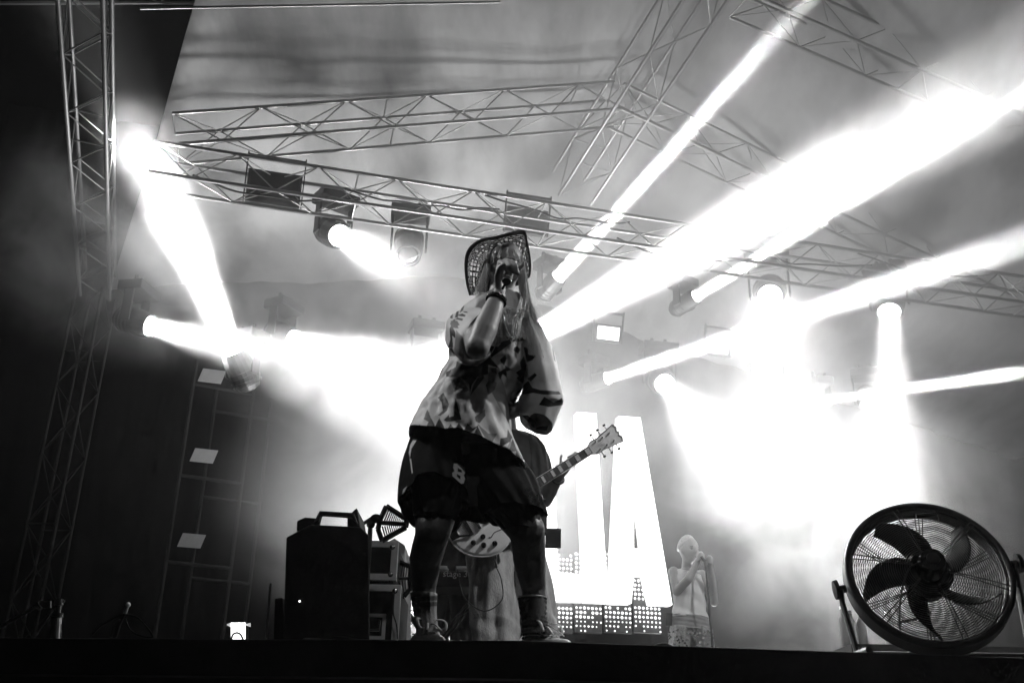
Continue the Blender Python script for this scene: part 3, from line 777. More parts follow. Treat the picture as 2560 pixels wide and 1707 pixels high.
# jersey print, some underarm and torso shade painted in, traced in two crops of the photo
def c8(l): return [(1000+x*.3253, 820+y*.3253) for x, y in l]
def c3(l): return [(1100+x*.2168, 560+y*.2168) for x, y in l]
BK = .008; GR = .22; LT = .60
prt = []
def A8(v, *ls):
    for l in ls: prt.append((c8(l), v))
def A3(v, *ls):
    for l in ls: prt.append((c3(l), v))
def c9(l): return [(1000+x*.3189, 740+y*.3189) for x, y in l]
def A9(v, *ls):
    for l in ls: prt.append((c9(l), v))
A9(GR, [(400, 660), (470, 640), (540, 740), (500, 760), (420, 730)], [(700, 560), (780, 570), (860, 900), (850, 1000), (790, 900), (720, 760), (690, 660)], [(600, 1000), (690, 1080), (760, 1080), (700, 1180)], [(860, 1130), (980, 1300), (880, 1320), (830, 1210)], [(445, 270), (500, 330), (500, 500), (430, 420)], [(600, 1240), (680, 1260), (640, 1290), (610, 1280)])  # grey print tones, with shade of the torso centre painted among them
A9(.10, [(585, 950), (665, 890), (670, 940), (620, 1000), (590, 985)], [(545, 790), (580, 690), (640, 600), (660, 640), (600, 720)], [(670, 700), (700, 660), (760, 680), (740, 740), (690, 780)])
A9(BK, [(365, 600), (440, 560), (450, 515), (510, 545), (600, 550), (700, 480), (692, 560), (690, 612), (600, 640), (560, 700), (545, 780), (540, 690), (480, 640), (368, 636)],  # underarm band is part print, part painted shade
 [(705, 390), (770, 400), (800, 360), (860, 340), (870, 370), (810, 420), (720, 482), (705, 450)], [(820, 300), (840, 345), (860, 330), (885, 350), (900, 308), (920, 335), (940, 285), (970, 320), (992, 330), (985, 347), (920, 362), (870, 347)],
 [(890, 405), (915, 393), (940, 420), (925, 457), (886, 430)], [(963, 400), (992, 403), (1012, 460), (1072, 470), (1040, 505), (993, 522)], [(995, 350), (1032, 358), (1037, 402), (1008, 385)], [(783, 500), (825, 458), (837, 490), (817, 547), (790, 522)],
 [(822, 545), (878, 575), (830, 592)], [(693, 473), (740, 520), (782, 572), (720, 547), (693, 542)], [(713, 563), (757, 563), (757, 612), (718, 602)], [(768, 602), (832, 563), (837, 642), (805, 612), (785, 662)],
 [(935, 520), (965, 468), (987, 540), (972, 692), (950, 682), (908, 642), (930, 625), (903, 597), (945, 570)], [(1000, 650), (1060, 603), (1077, 620), (1030, 672)],
 [(980, 690), (1010, 663), (1040, 720), (1100, 738), (1240, 748), (1257, 772), (1130, 774), (1050, 762), (970, 772), (938, 742)], [(1088, 852), (1130, 788), (1200, 830), (1265, 798), (1275, 852), (1160, 868)], [(963, 935), (1000, 928), (1062, 990), (1055, 1034), (1000, 982)],
 [(1090, 1018), (1162, 1018), (1150, 1055), (1060, 1042)], [(920, 742), (952, 718), (945, 752), (903, 772)], [(860, 820), (900, 790), (930, 800), (890, 850)], [(1180, 340), (1200, 430), (1215, 520), (1200, 500)],
 [(408, 230), (440, 290), (437, 332), (415, 312), (422, 402), (383, 402), (400, 340), (393, 260)], [(378, 412), (415, 402), (437, 472), (393, 477)], [(398, 198), (452, 198), (472, 232), (420, 242)],
 [(348, 972), (385, 933), (390, 952), (420, 942), (436, 800), (482, 972), (440, 982), (370, 987)], [(298, 800), (345, 758), (387, 850), (372, 902), (320, 942), (298, 937), (340, 900), (330, 830)],
 [(188, 967), (220, 888), (242, 950), (272, 1010), (282, 1072), (223, 1087), (245, 1050), (203, 1042), (225, 990)], [(128, 1072), (155, 1008), (167, 1050), (98, 1112)], [(273, 1030), (310, 958), (347, 1020), (372, 1112), (293, 1097), (320, 1060), (285, 1052)],
 [(343, 1010), (375, 1045), (400, 1003), (430, 1050), (460, 998), (500, 1055), (530, 998), (570, 1040), (622, 1008), (560, 1072), (480, 1088), (400, 1063)],
 [(428, 1078), (510, 1098), (582, 1180), (577, 1203), (460, 1197), (398, 1173), (500, 1170), (522, 1150), (510, 1130), (440, 1122)], [(568, 1112), (605, 1018), (662, 1142), (615, 1122), (668, 1203), (598, 1182)],
 [(638, 1140), (700, 1168), (742, 1260), (783, 1373), (713, 1347), (653, 1312), (702, 1270), (648, 1232), (665, 1190)], [(733, 1173), (780, 1190), (785, 1118), (835, 1108), (840, 1043), (877, 1110), (860, 1142), (800, 1180), (822, 1212), (733, 1262)],
 [(788, 1290), (842, 1258), (825, 1290), (872, 1310), (897, 1347), (800, 1378), (778, 1377), (862, 1330), (830, 1310)], [(848, 1222), (880, 1118), (912, 1217)], [(893, 1282), (910, 1208), (942, 1272)], [(923, 1337), (945, 1278), (972, 1340), (1002, 1402), (898, 1372)],
 [(340, 1108), (400, 1175), (470, 1215), (600, 1290), (715, 1349), (742, 1425), (330, 1190)])
A9(LT, [(612, 1195), (668, 1203), (640, 1225)], [(440, 1130), (505, 1135), (512, 1160), (430, 1150)])
A3(BK, [(120, 1090), (140, 970), (162, 965), (150, 1097)], [(175, 1090), (205, 960), (227, 955), (212, 1082)], [(230, 1032), (265, 940), (292, 935), (268, 1002)], [(280, 950), (320, 850), (347, 838), (300, 932)], [(340, 892), (370, 813), (387, 813), (363, 892)],
   [(170, 1112), (205, 1085), (272, 1098), (262, 1122), (200, 1107)], [(200, 1060), (260, 1040), (300, 1060), (290, 1075), (230, 1068)], [(262, 1015), (310, 1018), (330, 1030), (290, 1030)], [(120, 1150), (170, 1100), (200, 1150), (220, 1210), (140, 1200)])
M['jersey'] = mat('jersey_print_and_shade', .6, .55, noise_amt=.12, noise_scale=12, bump=.5, bump_scale=14, attr='print', spec=.2)
def jf(t, a):
    return (.003+.016*t**1.1)*(math.sin(a*6+t*3.2+1.0)*.55+math.sin(a*4-t*3+.4)*.5+.2*math.sin(a*15+t*5+2*math.sin(t*7)))+.004*math.sin(t*24+a*2)*(1-t)+.012*noise.noise(V((a*2.2, t*7, 1.5)))+.006*noise.noise(V((a*5, t*16, 7)))
garment('jersey', [(1210, 745, 1292, 745, .075, 3.93), (1158, 778, 1332, 792, .105, 3.93), (1130, 845, 1343, 860, .145, 3.93), (1120, 905, 1325, 930, .16, 3.92), (1098, 950, 1292, 985, .165, 3.92), (1071, 1005, 1276, 1035, .18, 3.92), (1047, 1055, 1288, 1100, .20, 3.91), (1026, 1100, 1325, 1192, .235, 3.90)],
        M['jersey'], singer, nr=300, na=800, folds=jf, prnt=prt, base=LT, thick=.003, tilt=.13)
def sleeve(keys, depthdirs, folds, name='sleeve', nr=150, na=420):
    """ring = centre px,py, Y, half axis a in px (dx,dy), half axis b in px (dx,dy), extra Y of b"""
    rings = []
    for i in range(nr+1):
        t = i/nr; cx, cy_, Yc, ax_, ay_, bx, by, bd, ad = cat(keys, t); c = P(cx, cy_, Yc)
        A_ = P(cx+ax_, cy_+ay_, Yc+ad)-c; B_ = P(cx+bx, cy_+by, Yc+bd)-c
        rings.append([c+A_*math.cos(a)*(1+folds*math.sin(a*7+t*4)+folds*.6*math.sin(a*3+t*9))+B_*math.sin(a)*(1+folds*math.sin(a*6-t*5)) for a in (2*math.pi*j/na for j in range(na))])
    b = MB(); b.rings(rings, cap=False); o = b.build(name, M['jersey'], singer, smooth=True)
    pr = prep(prt); at = o.data.color_attributes.new('print', 'FLOAT_COLOR', 'POINT'); vals = []
    for v in b.v:
        x, y = proj(v); s_ = soft_shade(x, y, pr, LT); vals += [s_, s_, s_, 1]
    at.data.foreach_set('color', vals)
    q = o.modifiers.new('solid', 'SOLIDIFY'); q.thickness = .003; q.offset = 1
    return o
sleeve([(1225, 835, 3.93, 70, 10, 0, 75, 0, 0), (1186, 835, 3.88, 68, 8, -6, 70, -.03, .02), (1184, 836, 3.80, 64, 0, -2, 68, -.02, .04), (1194, 842, 3.71, 48, -6, -8, 63, .0, .04), (1199, 842, 3.70, 38, -8, -9, 57, .02, .05)], None, .025)
sleeve([(1312, 832, 3.95, 36, 2, 0, 50, .06, 0), (1336, 868, 3.95, 38, -8, 0, 20, .12, 0), (1349, 920, 3.95, 41, -8, 0, 10, .13, 0), (1354, 970, 3.95, 46, -8, 0, 10, .12, 0), (1353, 1004, 3.95, 54, -2, 0, 14, .12, 0), (1352, 1036, 3.95, 48, -20, 4, 22, .11, 0), (1350, 1060, 3.95, 30, 4, 4, 26, .10, 0)], None, .03)

# shorts
SB = .012; sp = []
sp.append((c8([(410, 1045), (440, 1040), (500, 1075), (500, 1112), (485, 1130), (495, 1160), (485, 1195), (465, 1199), (400, 1140), (399, 1115), (415, 1100), (405, 1075)]), .75))
sp.append((c8([(440, 1076), (470, 1092), (472, 1113), (440, 1106)]), SB)); sp.append((c8([(432, 1122), (462, 1140), (458, 1166), (432, 1142)]), SB))
for l in ([(105, 862), (130, 866), (92, 930), (80, 1000), (72, 960), (82, 900)], [(78, 1000), (90, 1010), (104, 1110), (96, 1120)], [(30, 1240), (60, 1215), (40, 1260), (20, 1280)], [(28, 1300), (70, 1250), (80, 1262), (40, 1310)], [(20, 1330), (62, 1320), (60, 1350), (25, 1352)], [(70, 1290), (82, 1280), (70, 1340)]):
    sp.append((c8(l), .7))
M['shorts'] = mat('black_sport_shorts', .6, .95, spec=.05, noise_amt=.25, noise_scale=20, bump=.35, bump_scale=24, attr='print')
sf = lambda t, a: .006*math.sin(a*6+t*3)+.008*t*math.sin(a*4+1)+.003*math.sin(a*13+t*7)
garment('shorts_leg', [(1034, 1085, 1190, 1100, .11, 3.92), (1018, 1130, 1188, 1160, .125, 3.90), (1008, 1195, 1184, 1222, .15, 3.86), (1003, 1262, 1176, 1262, .175, 3.80)], M['shorts'], singer, nr=120, na=420, folds=sf, prnt=sp, base=SB, tilt=.40)
garment('shorts_leg', [(1150, 1105, 1305, 1150, .10, 3.93), (1165, 1180, 1338, 1200, .13, 3.89), (1188, 1240, 1352, 1250, .15, 3.80), (1212, 1292, 1364, 1288, .14, 3.76)], M['shorts'], singer, nr=60, na=160, folds=sf, prnt=sp, base=SB, tilt=.1)
garment('inner_shorts', [(1035, 1200, 1172, 1215, .11, 3.85), (1040, 1262, 1150, 1262, .10, 3.78), (1044, 1292, 1130, 1300, .085, 3.76)], M['black_cloth'], singer, nr=16, na=48, folds=sf)
garment('inner_shorts', [(1200, 1220, 1350, 1240, .11, 3.85), (1245, 1290, 1360, 1290, .10, 3.78), (1268, 1325, 1359, 1335, .085, 3.76)], M['black_cloth'], singer, nr=16, na=48, folds=sf)
garment('inner_shorts', [(1090, 1110, 1290, 1150, .13, 3.92), (1100, 1200, 1290, 1210, .14, 3.90), (1120, 1262, 1262, 1275, .13, 3.88), (1150, 1285, 1240, 1290, .12, 3.88)], M['black_cloth'], singer, nr=20, na=48, folds=sf)
# small print on the right thigh
def text_mesh(name, body_, size, mtx, material, parent, extrude=.0008, label=None):
    cu = bpy.data.curves.new(name, 'FONT'); cu.body = body_; cu.size = size; cu.extrude = extrude; cu.align_x = 'CENTER'; cu.resolution_u = 2
    o = bpy.data.objects.new(name, cu); COL.objects.link(o); dg = bpy.context.evaluated_depsgraph_get(); dg.update()
    me = bpy.data.meshes.new_from_object(o.evaluated_get(dg)); bpy.data.objects.remove(o)
    org = origin_of(parent); me.transform(mtx); me.transform(Matrix.Translation(-org)); me.materials.append(material); me.name = name
    r = link_mesh(me, name, parent)
    if label: r['label'] = label
    return r
def face_mtx(p, rdir, udir):
    r_ = V(rdir).normalized(); u_ = V(udir); u_ = (u_-r_*u_.dot(r_)).normalized(); n_ = r_.cross(u_)
    m = Matrix((r_, u_, n_)).transposed().to_4x4(); m.translation = p; return m
for txt, x, y, s_ in (('PLAY', 1331, 1247, .038), ('1 1', 1337, 1260, .03), ('@', 1340, 1272, .001)):
    if s_ < .01: continue
    text_mesh('printed_word', txt, s_, face_mtx(P(x, y, 3.625), rt*.8-up*.5, up), M['placard'], singer)

# socks
M['sock_grey'] = mat('grey_sport_sock', .6, .8, noise_amt=.1, noise_scale=40, bump=.3, bump_scale=90, attr='print')
M['sock_black'] = mat('black_rib_sock', .03, .9, noise_amt=.3, noise_scale=40, bump=.5, bump_scale=90, nstretch=(3, 3, .3))
ks = [(1027, 1482, 1091, 1484, .045, 3.895), (1032, 1510, 1090, 1512, .043, 3.895), (1037, 1540, 1090, 1540, .042, 3.895), (1042, 1570, 1094, 1570, .042, 3.89), (1042, 1592, 1100, 1592, .045, 3.88)]
bands = [([(1000, 1493), (1110, 1488), (1110, 1500), (1000, 1503)], .02), ([(1000, 1506), (1110, 1503), (1110, 1513), (1000, 1520)], .02), ([(1000, 1476), (1110, 1476), (1110, 1485), (1000, 1492)], .5)]
garment('sock', ks, M['sock_grey'], singer, nr=60, na=48, folds=lambda t, a: .0012*math.sin(a*14), prnt=bands, base=.22, label='grey sock with two black bands')
garment('sock', [(1297, 1494, 1365, 1493, .047, 3.92), (1301, 1520, 1364, 1520, .045, 3.92), (1306, 1550, 1366, 1550, .045, 3.91), (1308, 1575, 1376, 1575, .047, 3.90), (1308, 1595, 1380, 1595, .05, 3.88)], M['sock_black'], singer, nr=60, na=48, folds=lambda t, a: .0012*math.sin(t*60)+.001*math.sin(a*14)+.002*(t > .55)*math.sin(t*30+a), label='black ribbed sock')
q = MB(); cc = (P(1297, 1494, 3.92)+P(1365, 1493, 3.92))/2; q.torus(cc, Z, .052, .0035, 36, 8); q.build('sock_cuff', M['white_cloth'], singer, smooth=True)
fy = FLOOR
def onfloor(px, Yf): p = P(px, 1600, Yf); return V((p.x, p.y, fy))
M['shoe'] = mat('pale_leather', .8, .45, noise_amt=.2, noise_scale=20, bump=.2, bump_scale=60); M['shoe_dark'] = mat('dark_mesh_shoe', .16, .6, noise_amt=.4, noise_scale=40, bump=.3, bump_scale=90)
shoe(singer, onfloor(1302, 3.97), onfloor(1422, 3.80), Z, .25, M['shoe'], M['white_cloth'], M['white_plastic'])
shoe(singer, onfloor(1038, 3.97), onfloor(1110, 3.72), Z, .25, M['shoe_dark'], M['grey_cloth'], M['black_plastic'])

# hat
M_out = [(1175, 738), (1167, 707), (1163, 664), (1167, 634), (1180, 614), (1204, 599), (1241, 592), (1278, 582), (1309, 577), (1317, 603), (1325, 647), (1325, 681), (1321, 694)]
M_in = [(1205, 728), (1202, 705), (1208, 672), (1216, 652), (1230, 633), (1247, 622), (1265, 618), (1282, 624), (1295, 638), (1304, 655), (1309, 672), (1310, 690), (1309, 700)]
yo = [.14, .10, .06, .02, -.03, -.08, -.11, -.10, -.06, -.02, .04, .10, .12]; yi = [.06, .05, .04, .02, 0, -.01, -.02, -.01, 0, .01, .03, .05, .05]
def pathY(l, ys, t):
    k = [(x, y, d_) for (x, y), d_ in zip(l, ys)]; x, y, d_ = cat(k, t); return S(x, y, d_)
NA, NR_ = 330, 42; hat = singer
random.seed(5)
# outline of the brim is closed behind the head so that it is a full brim
def motif(u, v):
    """holes of the openwork: small mesh everywhere, rows of large petal holes in the middle"""
    du = (u*15) % 1-.5; dv = (v-.52)*3.1
    rr = math.hypot(du*1.05, dv)
    return rr
vs = []; fs = []; b = MB()
for i in range(NA+1):
    for j in range(NR_+1):
        t = i/NA; s_ = j/NR_
        po, pi_ = pathY(M_out, yo, t), pathY(M_in, yi, t)
        jit = .0008*math.sin(i*12.9898+j*78.233); b.v.append(pi_.lerp(po, s_)+V((0, .012*math.sin(math.pi*s_), 0))+up*jit)
holes = 0
hr = random.Random(4)
big = {}
for gi in range(0, 34):
    for gj in range(3):
        if hr.random() < .80: big[(gi, gj)] = (hr.uniform(.05, .2), hr.uniform(.05, .2), hr.uniform(.75, .95), hr.uniform(.7, .95))
for i in range(NA):
    for j in range(NR_):
        u, v = i/NA, j/NR_; hole = False
        if .08 < v < .86:
            # fine mesh
            if (i % 3 != 0) and (j % 3 != 0) and math.sin(i*.55)*math.cos(j*.9+i*.1) > -.55: hole = True
            # petals: large holes with strands between
            gu, gv = u*34, (v-.22)/.17
            gi, gj = int(gu), int(gv) if gv >= 0 else -1
            if 0 <= gj < 3 and (gi, gj) in big and ((gi//2) % 3 != 1 or gj == 1):
                x0, y0, x1, y1 = big[(gi, gj)]; fu, fv = gu-gi, gv-gj
                if x0 < fu < x1 and y0 < fv < y1: hole = True
                elif x0-.14 < fu < x1+.14 and y0-.14 < fv < y1+.14: hole = False
        if not hole:
            a = i*(NR_+1)+j; b.f.append((a, a+NR_+1, a+NR_+2, a+1))
brim = b.build('hat_brim', M['straw'], singer, solid=.0022, label='openwork woven straw hat brim')
b = MB(); pts = [pathY(M_out, yo, i/80) for i in range(81)]; b.tube(pts, .0042, 6); b.build('brim_edge', M['straw'], singer, smooth=True)
b = MB(); pts = [pathY(M_in, yi, i/80) for i in range(81)]; b.tube(pts, .004, 6); b.build('hat_band', M['straw'], singer, smooth=True)
for k in range(26):   # loose straw ends on the rim
    t = hr.uniform(.35, .75); p = pathY(M_out, yo, t); b = None
    q = MB() if k == 0 else q
    q.tube([p, p+up*hr.uniform(.003, .009)+rt*hr.uniform(-.006, .006), p+up*hr.uniform(.004, .010)+rt*hr.uniform(-.012, .012)], .0006, 4)
q.build('straw_ends', M['straw'], singer)
# crown behind the head
b = MB(); rings = []
inn = [pathY(M_in, yi, i/24) for i in range(25)]; cen = sum(inn, V((0, 0, 0)))/25; back = (hc-CAM).normalized()*1.0+V((0, 0, .55))
back.normalize()
loop = inn + [inn[-1].lerp(inn[0], k/8)+V((0, .04, -.0)) for k in range(1, 8)]
for h_, s_ in ((0, 1), (.03, .98), (.07, .93), (.10, .84), (.12, .62), (.115, .3)): rings.append([cen+(p-cen)*s_+back*h_ for p in loop])
b.rings(rings); b.build('hat_crown', M['straw'], singer, smooth=True)

# hair
rh = random.Random(3)
def G_(*l): return [S(x, y, d_) for x, y, d_ in l]
gl = [G_((1222, 640, 0), (1212, 672, -.02), (1204, 705, -.03), (1196, 735, -.05), (1192, 760, -.06)), G_((1226, 640, -.01), (1218, 680, -.04), (1212, 715, -.05), (1206, 745, -.07)), G_((1220, 650, .02), (1206, 690, 0), (1198, 720, -.02), (1204, 760, -.07))]
gr = [G_((1298, 638, 0), (1308, 680, -.02), (1314, 720, -.03), (1322, 765, -.05), (1336, 800, -.08), (1352, 835, -.11), (1358, 865, -.13)), G_((1292, 636, -.01), (1300, 680, -.04), (1304, 730, -.06), (1312, 780, -.10), (1326, 830, -.15), (1345, 880, -.18), (1350, 915, -.19)),
      G_((1296, 640, .02), (1312, 700, 0), (1320, 750, -.02), (1334, 790, -.06), (1346, 820, -.1)), G_((1300, 645, -.02), (1308, 700, -.05), (1312, 750, -.08), (1316, 790, -.12), (1326, 850, -.17), (1340, 890, -.18))]
gm = [G_((1222, 755, -.08), (1240, 785, -.14), (1244, 810, -.18), (1238, 832, -.20), (1250, 850, -.20)), G_((1308, 755, -.08), (1300, 785, -.13), (1290, 812, -.17), (1292, 838, -.20), (1302, 850, -.2)), G_((1236, 758, -.06), (1266, 778, -.14), (1296, 782, -.15), (1318, 792, -.15)),
      G_((1236, 770, -.12), (1244, 800, -.18), (1238, 822, -.20), (1250, 838, -.20)), G_((1262, 770, -.1), (1268, 800, -.17), (1280, 825, -.19)), G_((1300, 780, -.1), (1292, 815, -.18), (1310, 850, -.2))]
bangs = [G_((1236, 630, -.06), (1234, 645, -.10), (1230, 662, -.11)), G_((1250, 622, -.07), (1248, 640, -.11), (1245, 652, -.12)), G_((1268, 620, -.07), (1268, 634, -.11), (1270, 645, -.12)), G_((1284, 626, -.06), (1290, 640, -.10), (1297, 660, -.10)), G_((1290, 632, -.04), (1300, 655, -.08), (1306, 690, -.08))]
M['hair_dark'] = M['hair']
for gs, n_, sp_, nm in ((gl, 90, .010, 'hair_lock'), (gr, 200, .012, 'hair_lock'), (gm, 190, .017, 'hair_lock'), (bangs, 34, .005, 'fringe')):
    strand_mesh(gs, n_, .0011, rh, sp_, wave=.006).build(nm, M['hair'], singer, smooth=True)
# necklace
for g in (G_((1252, 762, -.13), (1262, 800, -.205), (1270, 830, -.215), (1283, 846, -.22)), G_((1300, 770, -.12), (1292, 800, -.20), (1290, 830, -.215), (1284, 846, -.22))):
    q = MB(); q.tube(smooth_path(g, 8), .0013, 5); q.build('necklace_chain', M['chrome'], singer, smooth=True)
q = MB(); ball(q, S(1284, 850, -.222), (.006, .003, .008), None, 10, 8); q.build('pendant', M['chrome'], singer, smooth=True)
# ------------------------------------------------------------------ guitarist
YG = 5.85
def Gp(px, py, dy=0.0): return P(px, py, YG+dy)
gt = thing('person', V((Gp(1270, 1600).x, YG, FLOOR)), 'guitarist in black t-shirt and wide pale jeans playing behind the singer', 'person')
b = MB(); ghc = Gp(1262, 985, .02); gf = (CAM-ghc).normalized()+V((.3, 0, -.3))
head(b, ghc, gf, Z, 1.0); cap(b, [Gp(1264, 1010, .05), Gp(1268, 1080, .04)], [.055, .06])
for x, y, r_ in ((1268, 1110, (.17, .10, .09)), (1262, 1170, (.17, .11, .13)), (1255, 1240, (.16, .11, .13)), (1255, 1320, (.17, .12, .12))): ball(b, Gp(x, y, .05), r_, None, 20, 12)
cap(b, [Gp(1335, 1122, .03), Gp(1362, 1250, -.02)], [.055, .044], 14); cap(b, [Gp(1362, 1250, -.02), Gp(1375, 1225, -.14), Gp(1398, 1188, -.26)], [.044, .044, .028], 14)
cap(b, [Gp(1200, 1122, .03), Gp(1150, 1240, .0)], [.055, .044], 14); cap(b, [Gp(1150, 1240, .0), Gp(1200, 1300, -.22)], [.042, .028], 14)
ball(b, Gp(1212, 1308, -.26), (.04, .02, .03))
for k in range(4): cap(b, [Gp(1212+4*k, 1306+3*k, -.26), Gp(1226+3*k, 1312+5*k, -.29), Gp(1228+2*k, 1322+5*k, -.30)], [.010, .009, .008], 8)
# fretting hand
hd = (Gp(1532, 1088, -.3)-Gp(1190, 1300, -.3)).normalized()
cap(b, [Gp(1398, 1188, -.27), Gp(1412, 1170, -.29)], [.028, .030], 10)
for k in range(4):
    q0 = Gp(1412+8*k, 1170-3*k, -.28); cap(b, [q0, Gp(1428+7*k, 1163-6*k, -.32), Gp(1432+5*k, 1146-4*k, -.37), Gp(1420+6*k, 1142-4*k, -.37)], [.013, .011, .010, .0085], 10)
cap(b, [Gp(1404, 1172, -.28), Gp(1402, 1150, -.29), Gp(1404, 1138, -.30)], [.013, .011, .010], 10)
for s_, xs in ((-1, (1215, 1205, 1200)), (1, (1300, 1330, 1345))): cap(b, [Gp(xs[0], 1340, .05), Gp(xs[1], 1470, .0), Gp(xs[2], 1625, .05)], [.09, .06, .045], 12)
remesh(b, 'body', M['skin'], gt, .009, 3)
eyes(ghc, gf, Z, 1.0, gt)
ff = lambda t, a: .007*math.sin(a*5+t*4)+.005*math.sin(a*9-t*8)
garment('t_shirt', [(1225, 1082, 1310, 1082, .07, 5.88), (1190, 1103, 1348, 1103, .11, 5.88), (1178, 1150, 1352, 1150, .14, 5.88), (1180, 1230, 1340, 1230, .15, 5.88), (1180, 1330, 1338, 1335, .16, 5.88)], M['black_cloth'], gt, nr=40, na=90, folds=ff)
garment('sleeve', [(1300, 1092, 1345, 1100, .08, 5.88), (1306, 1140, 1366, 1130, .085, 5.86), (1318, 1190, 1378, 1180, .085, 5.84), (1326, 1222, 1384, 1208, .08, 5.83)], M['black_cloth'], gt, nr=20, na=48, folds=ff)
garment('sleeve', [(1240, 1092, 1190, 1100, .08, 5.88), (1228, 1140, 1160, 1130, .085, 5.86), (1215, 1190, 1140, 1180, .085, 5.86)], M['black_cloth'], gt, nr=20, na=48, folds=ff)
jf2 = lambda t, a: .010*math.sin(a*4+t*5)+.008*math.sin(a*7-t*9)+.006*t*math.sin(a*11)+.004*math.sin(t*40+a*3)*(t > .7)
garment('jeans_leg', [(1170, 1320, 1268, 1325, .15, 5.88), (1172, 1400, 1290, 1400, .15, 5.86), (1176, 1480, 1296, 1480, .15, 5.84), (1180, 1560, 1302, 1560, .15, 5.84), (1184, 1640, 1306, 1640, .16, 5.85)], M['denim'], gt, nr=60, na=90, folds=jf2)
garment('jeans_leg', [(1250, 1325, 1350, 1320, .15, 5.90), (1262, 1400, 1362, 1395, .15, 5.90), (1284, 1480, 1378, 1475, .15, 5.90), (1300, 1560, 1392, 1550, .15, 5.90), (1306, 1640, 1398, 1640, .16, 5.90)], M['denim'], gt, nr=60, na=90, folds=jf2)
q = MB(); wdir = (Gp(1398, 1188, -.27)-Gp(1375, 1225, -.14)).normalized(); q.torus(Gp(1394, 1195, -.24), wdir, .033, .010, 24, 8); q.build('wristwatch', M['rubber'], gt, smooth=True)
q = MB(); q.box(Gp(1383, 1345, .05), V((.045, 0, 0)), V((0, .02, 0)), V((0, 0, .055))); q.build('belt_pack', M['black_cloth'], gt, bevel=.006)
for xx, y0_ in ((1245, 5.70), (1352, 5.78)):
    pp = P(xx, 1600, y0_); q_ = V((pp.x, pp.y-.1, FLOOR)); shoe(gt, q_, q_+V((.02, -.2, 0)), Z, .27, M['shoe_dark'], M['grey_cloth'], M['white_plastic'])

# electric guitar
M['guitar_top'] = mat('pearl_guitar_top', .8, .18, noise_amt=.05, noise_scale=6, coat=.8)
M['guitar_dark'] = mat('dark_guitar_sides', .02, .25, coat=.5); M['fretboard'] = mat('ebony_fretboard', .10, .4, noise_amt=.3, noise_scale=40)
M['pearl'] = mat('pearl_inlay', .75, .25, noise_amt=.1, noise_scale=60)
g0 = P(1205, 1296, 5.50); g1 = P(1532, 1090, 5.38); gx = (g1-g0).normalized(); gn = (CAM-g0).normalized()+V((0, 0, .12)); gn = (gn-gx*gn.dot(gx)).normalized(); gy = gn.cross(gx)
GL = (g1-g0).length
gu = thing('electric_guitar', g0, 'pale semi-hollow electric guitar with block inlays held by the man in black', 'guitar')
gw = lambda x, y, z=0: g0+gx*x+gy*y+gn*z
out = []
def bout(x):  # half width along the body, x from -.2 (tail) to .27
    pass
half = [(-.205, .0), (-.198, .055), (-.175, .105), (-.13, .155), (-.07, .190), (-.01, .203), (.05, .190), (.10, .158), (.14, .135), (.18, .130), (.22, .140), (.26, .148), (.295, .135), (.315, .10)]
hp = smooth_path([V((x, y, 0)) for x, y in half], 4)
bt = [(p.x, p.y) for p in hp] + [(.318, .06), (.285, .035)] + [(.285, -.035), (.318, -.06)] + [(p.x, -p.y) for p in reversed(hp)]
q = MB(); q.prism([gw(x, y, -.045) for x, y in bt], gn*.042); q.build('body_side', M['guitar_dark'], gu)
q = MB(); rr = [[gw(-.0+(x)*s_, y*s_, z) for x, y in bt] for s_, z in ((1, -.004), (.985, .002), (.9, .006), (.5, .010), (.1, .011))]; q.rings(rr); q.build('body_top', M['guitar_top'], gu, smooth=True)
q = MB(); q.tube([gw(x, y, -.001) for x, y in bt]+[gw(*bt[0], -.001)], .0035, 6, cap=False); q.build('binding', M['white_plastic'], gu, smooth=True)
q = MB(); q.prism([gw(x, y, -.028) for x, y in ((.20, -.027), (.20, .027), (.70, .021), (.70, -.021))], gn*.036); q.build('neck', M['guitar_dark'], gu)
q = MB(); q.prism([gw(x, y, .010) for x, y in ((.16, -.028), (.16, .028), (.70, .022), (.70, -.022))], gn*.006); q.build('fretboard', M['fretboard'], gu)
for s_ in (-1, 1):
    q = MB(); q.tube([gw(.16, .0285*s_, .014), gw(.70, .0225*s_, .014)], .0018, 5); q.build('neck_binding', M['white_plastic'], gu)
sl = .628; nut = .70; prev = nut
for k in range(1, 21):
    x = nut-sl*(1-2**(-k/12)); w_ = .0275-.0055*(x-.16)/.54
    q = MB(); q.tube([gw(x, -w_, .0165), gw(x, w_, .0165)], .0016, 5); q.build('fret', M['chrome'], gu)
    if k in (1, 3, 5, 7, 9, 12, 15, 17, 19):
        xm = (x+prev)/2; hw = (prev-x)*.36; q = MB(); q.box(gw(xm, 0, .0165), gx*hw, gy*w_*.75, gn*.0008); q.build('inlay', M['pearl'], gu)
    prev = x
for k in range(6):
    y0_ = -.020+.008*k; q = MB(); q.tube([gw(-.13, y0_*1.0, .030), gw(-.02, y0_*1.1, .028), gw(.70, y0_*.8, .020), gw(.78, y0_*1.2, .012)], .0006, 4); q.build('string', M['chrome'], gu)
hs = [(.69, -.022), (.72, -.04), (.76, -.036), (.83, -.046), (.875, -.055), (.885, -.03), (.875, -.012), (.885, 0), (.875, .012), (.885, .03), (.875, .055), (.83, .046), (.76, .036), (.72, .04), (.69, .022)]
q = MB(); q.prism([gw(x, y, -.006) for x, y in hs], gn*.014); q.build('headstock', M['guitar_top'], gu, bevel=.001)
q = MB(); q.tube([gw(x, y, .010) for x, y in hs], .002, 5); q.build('headstock_binding', M['guitar_dark'], gu)
